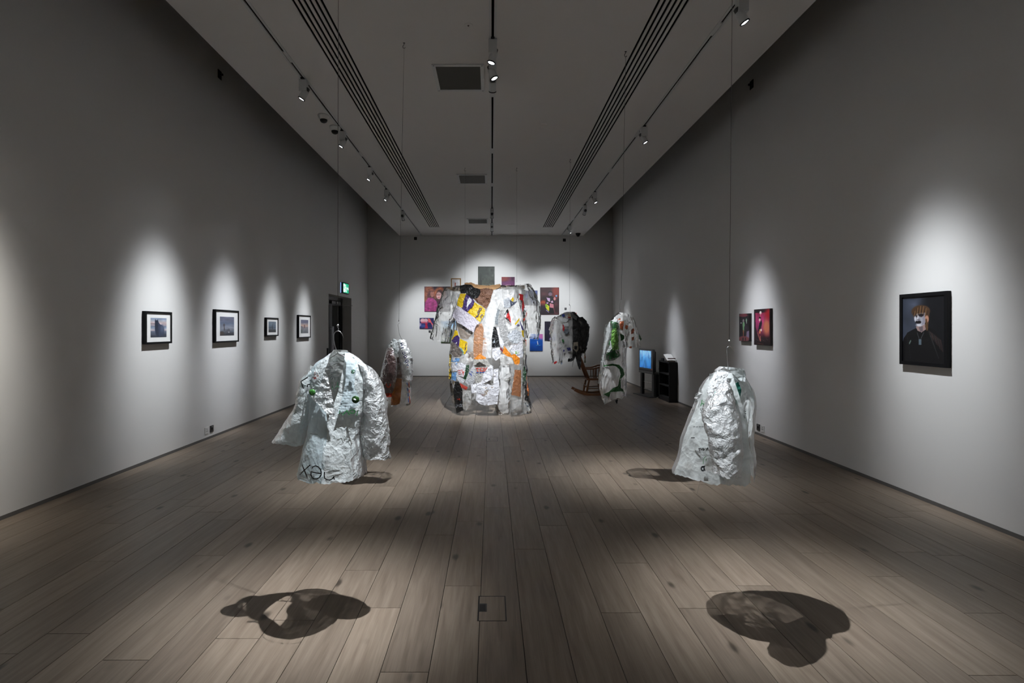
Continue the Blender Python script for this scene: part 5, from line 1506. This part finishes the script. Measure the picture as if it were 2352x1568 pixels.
pg('yellow_bag', [(640, 285), (755, 280), (830, 340), (920, 450), (1060, 530), (1115, 590), (1090, 690), (1010, 820), (900, 730), (780, 640), (650, 545), (575, 500), (590, 400)], YW, cB_)
pg('black_bag', [(625, 140), (720, 105), (850, 115), (900, 170), (1018, 205), (1010, 290), (960, 365), (870, 388), (780, 315), (740, 275), (640, 275)], BL, cB_, amp=.035, freq=8)
pg('purple_stripe', [(745, 295), (800, 320), (908, 430), (880, 510), (770, 635), (700, 605), (655, 565), (690, 520), (700, 420)], PU, cB_, off=.09)
pg('white_oval', [(805, 350), (855, 390), (850, 440), (795, 500), (762, 575), (765, 440)], WC, cB_, off=.098)
strokes('printed_mark', [cB_(l) for l in ([(1050, 545), (1000, 620), (975, 690), (915, 745)], [(1020, 540), (960, 640)], [(960, 660), (1000, 660)], [(940, 700), (975, 720)], arc(1055, 715, 32, 36, 120, 300))], 1.5, YG, dG, PU, jG, .10)
pg('lilac_paper', [(575, 510), (660, 560), (770, 640), (900, 730), (1008, 830), (940, 880), (890, 1010), (800, 965), (690, 885), (580, 815), (490, 700), (505, 640)], LI, cB_, off=.105, amp=.018)
pg('yellow_bag', [(540, 965), (590, 1000), (600, 1080), (500, 1130), (468, 1165), (520, 1040)], YW, cB_)
pg('purple_stripe', [(590, 1065), (622, 1110), (618, 1290), (540, 1245), (475, 1170), (510, 1110)], PU, cB_)
pg('white_oval', [(520, 1175), (590, 1130), (570, 1230), (532, 1235)], WC, cB_)
pg('yellow_bag', [(630, 1135), (772, 1200), (768, 1350), (722, 1445), (640, 1305), (612, 1285)], YW, cB_)
strokes('printed_mark', [cB_(l) for l in ([(755, 1220), (735, 1270)], [(745, 1300), (720, 1340)], [(760, 1370), (720, 1460)])], 1.4, YG, dG, PU, jG, .135)
pg('netting', [(450, 1240), (520, 1200), (600, 1290), (640, 1330), (690, 1400), (650, 1470), (540, 1490), (450, 1400)], pl('brown_net', 112, 100, 92, .9, .2, .3, 1, 50), cB_, amp=.03, freq=10)
pg('teal_patch', [(570, 1360), (660, 1310), (705, 1380), (690, 1435), (590, 1445)], pl('sea_green_film', 120, 164, 164, 1, .25), cB_)
# right chest
pg('foil_packet', [(470, 400), (560, 350), (620, 420), (640, 500), (560, 552), (468, 545)], FO, cC_)
pg('yellow_scrap', [(600, 400), (640, 345), (672, 390), (640, 440)], YW, cC_)
pg('navy_scrap', [(590, 400), (650, 445), (720, 430), (680, 490), (600, 520)], pl('slate_bag', 72, 78, 96), cC_)
pg('red_scrap', [(552, 570), (592, 720), (612, 838), (515, 735)], RD, cC_)
pg('black_scrap', [(552, 570), (562, 640), (480, 690), (520, 600)], BL, cC_)
pg('black_scrap', [(480, 735), (560, 755), (600, 835), (560, 805)], BL, cC_)
pg('white_scrap', [(480, 705), (530, 620), (515, 725)], WC, cC_)
pg('red_ribbon', [(750, 280), (840, 300), (842, 400), (862, 520), (832, 640), (812, 540), (822, 420), (765, 392), (780, 330)], RD, cC_)
pg('white_ribbon', [(800, 520), (820, 540), (838, 760), (820, 700)], WC, cC_)
pg('red_ribbon', [(912, 610), (900, 700), (850, 815), (832, 760), (870, 740)], pl('vermilion_bag', 186, 66, 50), cC_)
pg('white_scrap', [(855, 560), (915, 570), (905, 610), (870, 600)], WC, cC_)
pg('grey_strip', [(355, 570), (402, 590), (362, 750), (372, 870), (300, 862), (312, 740)], pl('slate_foil', 128, 134, 138, 1, .1, .3, .9, 40), cC_)
pg('black_bag', [(280, 908), (332, 915), (352, 1010), (402, 1292), (250, 1302), (243, 1130)], BL, cC_, amp=.02)
pg('grey_print', [(265, 1200), (295, 1150), (322, 1285), (272, 1290)], pl('pale_print_film', 150, 158, 166), cC_)
pg('white_strip', [(330, 930), (372, 900), (402, 1090), (482, 1230), (440, 1305), (400, 1250), (370, 1090)], WC, cC_)
pg('foil_packet', [(560, 1010), (700, 950), (790, 1020), (802, 1180), (700, 1245), (600, 1195), (538, 1100)], FO, cC_, amp=.03, freq=11)
pg('yellow_streak', [(772, 740), (770, 790), (690, 882), (678, 850)], YW, cC_)
strokes('printed_mark', [cC_(arc(740, 880, 18, 14, -120, 150)), cC_([(715, 890), (735, 870)])], 1.3, YG, dG, NV, jG, .19)
pg('navy_scrap', [(768, 780), (800, 850), (852, 965), (820, 982), (790, 880)], NV, cC_)
pg('yellow_scrap', [(808, 985), (850, 970), (855, 1110), (828, 1095)], YW, cC_)
pg('red_scrap', [(870, 1150), (902, 1160), (896, 1285), (878, 1220)], pl('vermilion_bag', 186, 66, 50), cC_, dep=flat_depth(0), off=.0)
pg('white_carrier', [(600, 1260), (740, 1230), (832, 1160), (832, 1490), (720, 1500), (640, 1400), (570, 1330)], WC, cC_, amp=.02)
pg('pink_scrap', [(600, 1262), (742, 1232), (640, 1312)], pl('pink_film', 214, 176, 160), cC_)
pg('green_scrap', [(690, 1368), (780, 1400), (772, 1432), (700, 1432)], pl('lime_bag', 128, 190, 76), cC_)
pg('maroon_scrap', [(1150, 140), (1202, 190), (1190, 232), (1138, 180)], pl('maroon_bag', 120, 26, 38), cA_)
pg('orange_bag', [(1220, 118), (1290, 200), (1360, 290), (1420, 268), (1512, 340), (1518, 400), (1495, 482), (1420, 466), (1370, 340), (1280, 312), (1188, 250)], OG, cA_)
pg('white_puff', [(1000, 160), (1130, 155), (1155, 230), (1150, 330), (1060, 400), (1000, 330), (990, 220)], WC, cA_, amp=.03, freq=9)
pg('clear_puff', [(1150, 260), (1270, 310), (1370, 350), (1400, 460), (1160, 460), (1140, 350)], F['clear_dense'], cA_, amp=.03)
pg('orange_fold', [(650, 362), (760, 262), (880, 342), (870, 362), (690, 372)], OG, cA_)
pg('taupe_scrap', [(540, 240), (640, 220), (650, 340), (560, 440), (530, 350)], TP, cA_)
pg('clear_scrap', [(370, 330), (520, 250), (640, 380), (560, 440), (420, 420)], F['clear_dense'], cA_, amp=.03)
# left lower side
pg('blue_bag', [(235, 340), (378, 350), (370, 412), (213, 422)], LB, cA_)
pg('white_label', [(242, 335), (312, 340), (302, 400), (240, 392)], WC, cA_)
pg('white_bag', [(215, 440), (330, 428), (345, 560), (330, 595), (240, 590)], WC, cA_)
pg('blue_bag', [(300, 425), (335, 430), (330, 500), (295, 480)], LB, cA_)
pg('blue_bag', [(230, 620), (322, 610), (312, 785), (218, 742)], LB, cA_)
pg('printed_bag', [(340, 440), (400, 430), (502, 470), (472, 700), (380, 692), (308, 690), (345, 590)], WC, cA_)
strokes('printed_mark', [cA_(l) for l in ([(345, 585), (400, 580)], [(350, 620), (400, 615)], [(355, 650), (395, 650)], [(420, 560), (430, 620)], [(450, 600), (445, 680)], [(420, 640), (470, 600)])], 1.3, YG, dG, F['ink_red'], jG, .245)
pg('white_bag', [(310, 690), (385, 700), (480, 760), (440, 830), (380, 800), (350, 770)], WC, cA_)
pg('green_bag', [(500, 475), (562, 480), (542, 640), (500, 752), (440, 752), (478, 640)], GN, cA_)
pg('yellow_strip', [(190, 270), (235, 290), (212, 450), (225, 742), (175, 742), (180, 500)], YW, cA_, dep=flat_depth(-.06), off=0)
pg('yellow_strip', [(235, 790), (285, 790), (268, 905)], YW, cA_, dep=flat_depth(-.06), off=0)
pg('black_bag', [(290, 792), (360, 785), (430, 950), (432, 1240), (452, 1330), (320, 1392), (285, 1200), (260, 980)], BL, cA_, amp=.03, freq=7)
strokes('lettering', [cA_(l) for l in (arc(310, 1250, 20, 24, -60, 240), [(325, 1255), (320, 1290)], [(350, 1225), (350, 1275)], [(372, 1270), (375, 1278)], arc(390, 1245, 16, 26, 0, 360), arc(425, 1245, 16, 26, 80, 280))], 1.4, YG, dG, pl('pale_print_film', 150, 158, 166), jG, .29)
strokes('printed_mark', [cA_(l) for l in ([(330, 1125), (370, 1130)], [(375, 1110), (385, 1150)])], 1.6, YG, dG, F['ink_red'], jG, .29)
pg('red_scrap', [(390, 820), (532, 900), (502, 957), (355, 872)], pl('coral_bag', 190, 74, 62), cA_)
pg('clear_tail', [(440, 960), (600, 950), (592, 1230), (500, 1335), (440, 1295)], F['clear_dense'], cA_, amp=.03, freq=7)
pg('speckled_film', [(540, 640), (640, 460), (680, 560), (660, 800), (600, 860), (540, 860), (480, 800)], pl('speckled_film', 190, 192, 196, .8, .3, .3, .9, 40), cA_)
strokes('printed_mark', [cA_(l) for l in ([(560, 620), (580, 660)], [(590, 640), (605, 690)], [(600, 600), (620, 620)])], 1.5, YG, dG, F['ink_blue'], jG, .275)
# skirt front
Tc = [cA_(l) for l in ([(682, 540), (752, 536)], [(682, 540), (684, 556)], [(752, 536), (750, 552)], [(716, 540), (718, 598)], [(704, 599), (732, 598)],
      [(766, 538), (768, 597)], [(760, 538), (806, 536), (807, 550)], [(768, 566), (796, 565)], [(760, 598), (808, 596), (810, 582)],
      [(858, 548), (846, 535), (828, 536), (822, 550), (834, 564), (852, 572), (856, 588), (842, 600), (824, 598), (818, 584)],
      arc(902, 566, 30, 33, -50, -290, 16))]
strokes('lettering', Tc, 1.3, YG, dG, pl('carrier_red', 196, 60, 44), jG, .075)
strokes('lettering', [cA_([(690, 618), (735, 622)]), cA_([(752, 624), (790, 618)]), cA_([(806, 616), (846, 612)])], 1.5, YG, dG, F['ink_blue'], jG, .075)
pg('white_crumple', [(970, 475), (1012, 500), (1002, 720), (960, 765), (830, 825), (785, 822), (830, 640), (900, 540)], WC, cA_, amp=.03, freq=9)
pg('white_strip', [(1020, 565), (1112, 540), (1115, 850), (1020, 875)], WC, cA_, amp=.03)
pg('white_carrier', [(590, 845), (692, 830), (694, 990), (604, 1015)], WC, cA_, amp=.03, freq=9)
pg('white_carrier', [(700, 830), (790, 800), (860, 840), (900, 830), (1000, 870), (1115, 760), (1132, 900), (1092, 1215), (860, 1245), (760, 1212), (690, 1150), (690, 1000)], WC, cA_, amp=.035, freq=7)
pg('beige_pocket', [(770, 905), (860, 900), (1082, 880), (1050, 1030), (900, 1085), (800, 1045)], pl('beige_film', 172, 160, 148, 1, .3), cA_, amp=.02)
pg('white_fold', [(1035, 950), (1020, 1020), (985, 1055), (930, 1045)], WC, cA_)
pg('pink_fold', [(780, 900), (820, 960), (850, 1050), (800, 1050)], pl('dusty_pink_film', 150, 122, 120), cA_)
Shape([(1150, 838, 1170, 838, .07, -.32), (1146, 870, 1172, 870, .09, -.34), (1142, 905, 1172, 905, .10, -.36), (1141, 930, 1170, 926, .09, -.36), (1146, 952, 1168, 948, .05, -.34)], YG, 40).skin('hanging_tube', F['clear_milky'], jG, seg=34, amp=.03, freq=6, seed=231, jag=.06)
pg('brown_panel', [(1425, 568), (1542, 580), (1536, 1082), (1355, 1042)], pl('brown_card_film', 154, 100, 64, .95, .2), cA_, amp=.008, off=.37)
pg('clear_skirt', [(1140, 450), (1560, 460), (1560, 1300), (1340, 1380), (1320, 1100), (1340, 700), (1150, 560)], F['clear'], cA_, amp=.03, freq=6, off=.33)
pg('dark_green_side', [(1590, 480), (1642, 620), (1622, 800), (1560, 882), (1570, 600)], GN, cA_, dep=flat_depth(-.12), off=0, amp=.03)
pg('black_side', [(1570, 830), (1632, 840), (1682, 1120), (1652, 1172), (1600, 1000)], BL, cA_, dep=flat_depth(-.12), off=.01, amp=.03)
pg('orange_side', [(1640, 620), (1662, 820), (1688, 1000), (1672, 1082), (1648, 860)], pl('deep_orange_bag', 190, 100, 36), cA_, dep=flat_depth(-.08), off=0)
pg('grey_side', [(1570, 0), (1632, 20), (1640, 120), (1610, 460), (1575, 470), (1590, 200)], pl('pebble_film', 150, 148, 140, .9, .2, .3, .9, 30), cA_, dep=flat_depth(-.10), off=0, amp=.03)
Shape([(1143, 925, 1215, 920, .26, -.02), (1142, 940, 1217, 938, .28, -.03), (1147, 958, 1216, 956, .28, -.04)], YG, 26).skin('clear_hem', F['clear'], jG, seg=60, amp=.04, freq=6, seed=240, jag=.03)
pg('clear_trail', [(1540, 1080), (1640, 1170), (1720, 1330), (1650, 1400), (1560, 1380)], F['clear_dense'], cA_, dep=flat_depth(-.2), off=0, amp=.03)
hang_wire('thin wire on the left shoulder of the giant coat', 1068, (1068, 650), YG)
hang_wire('thin wire on the right shoulder of the giant coat', 1187, (1187, 647), YG)
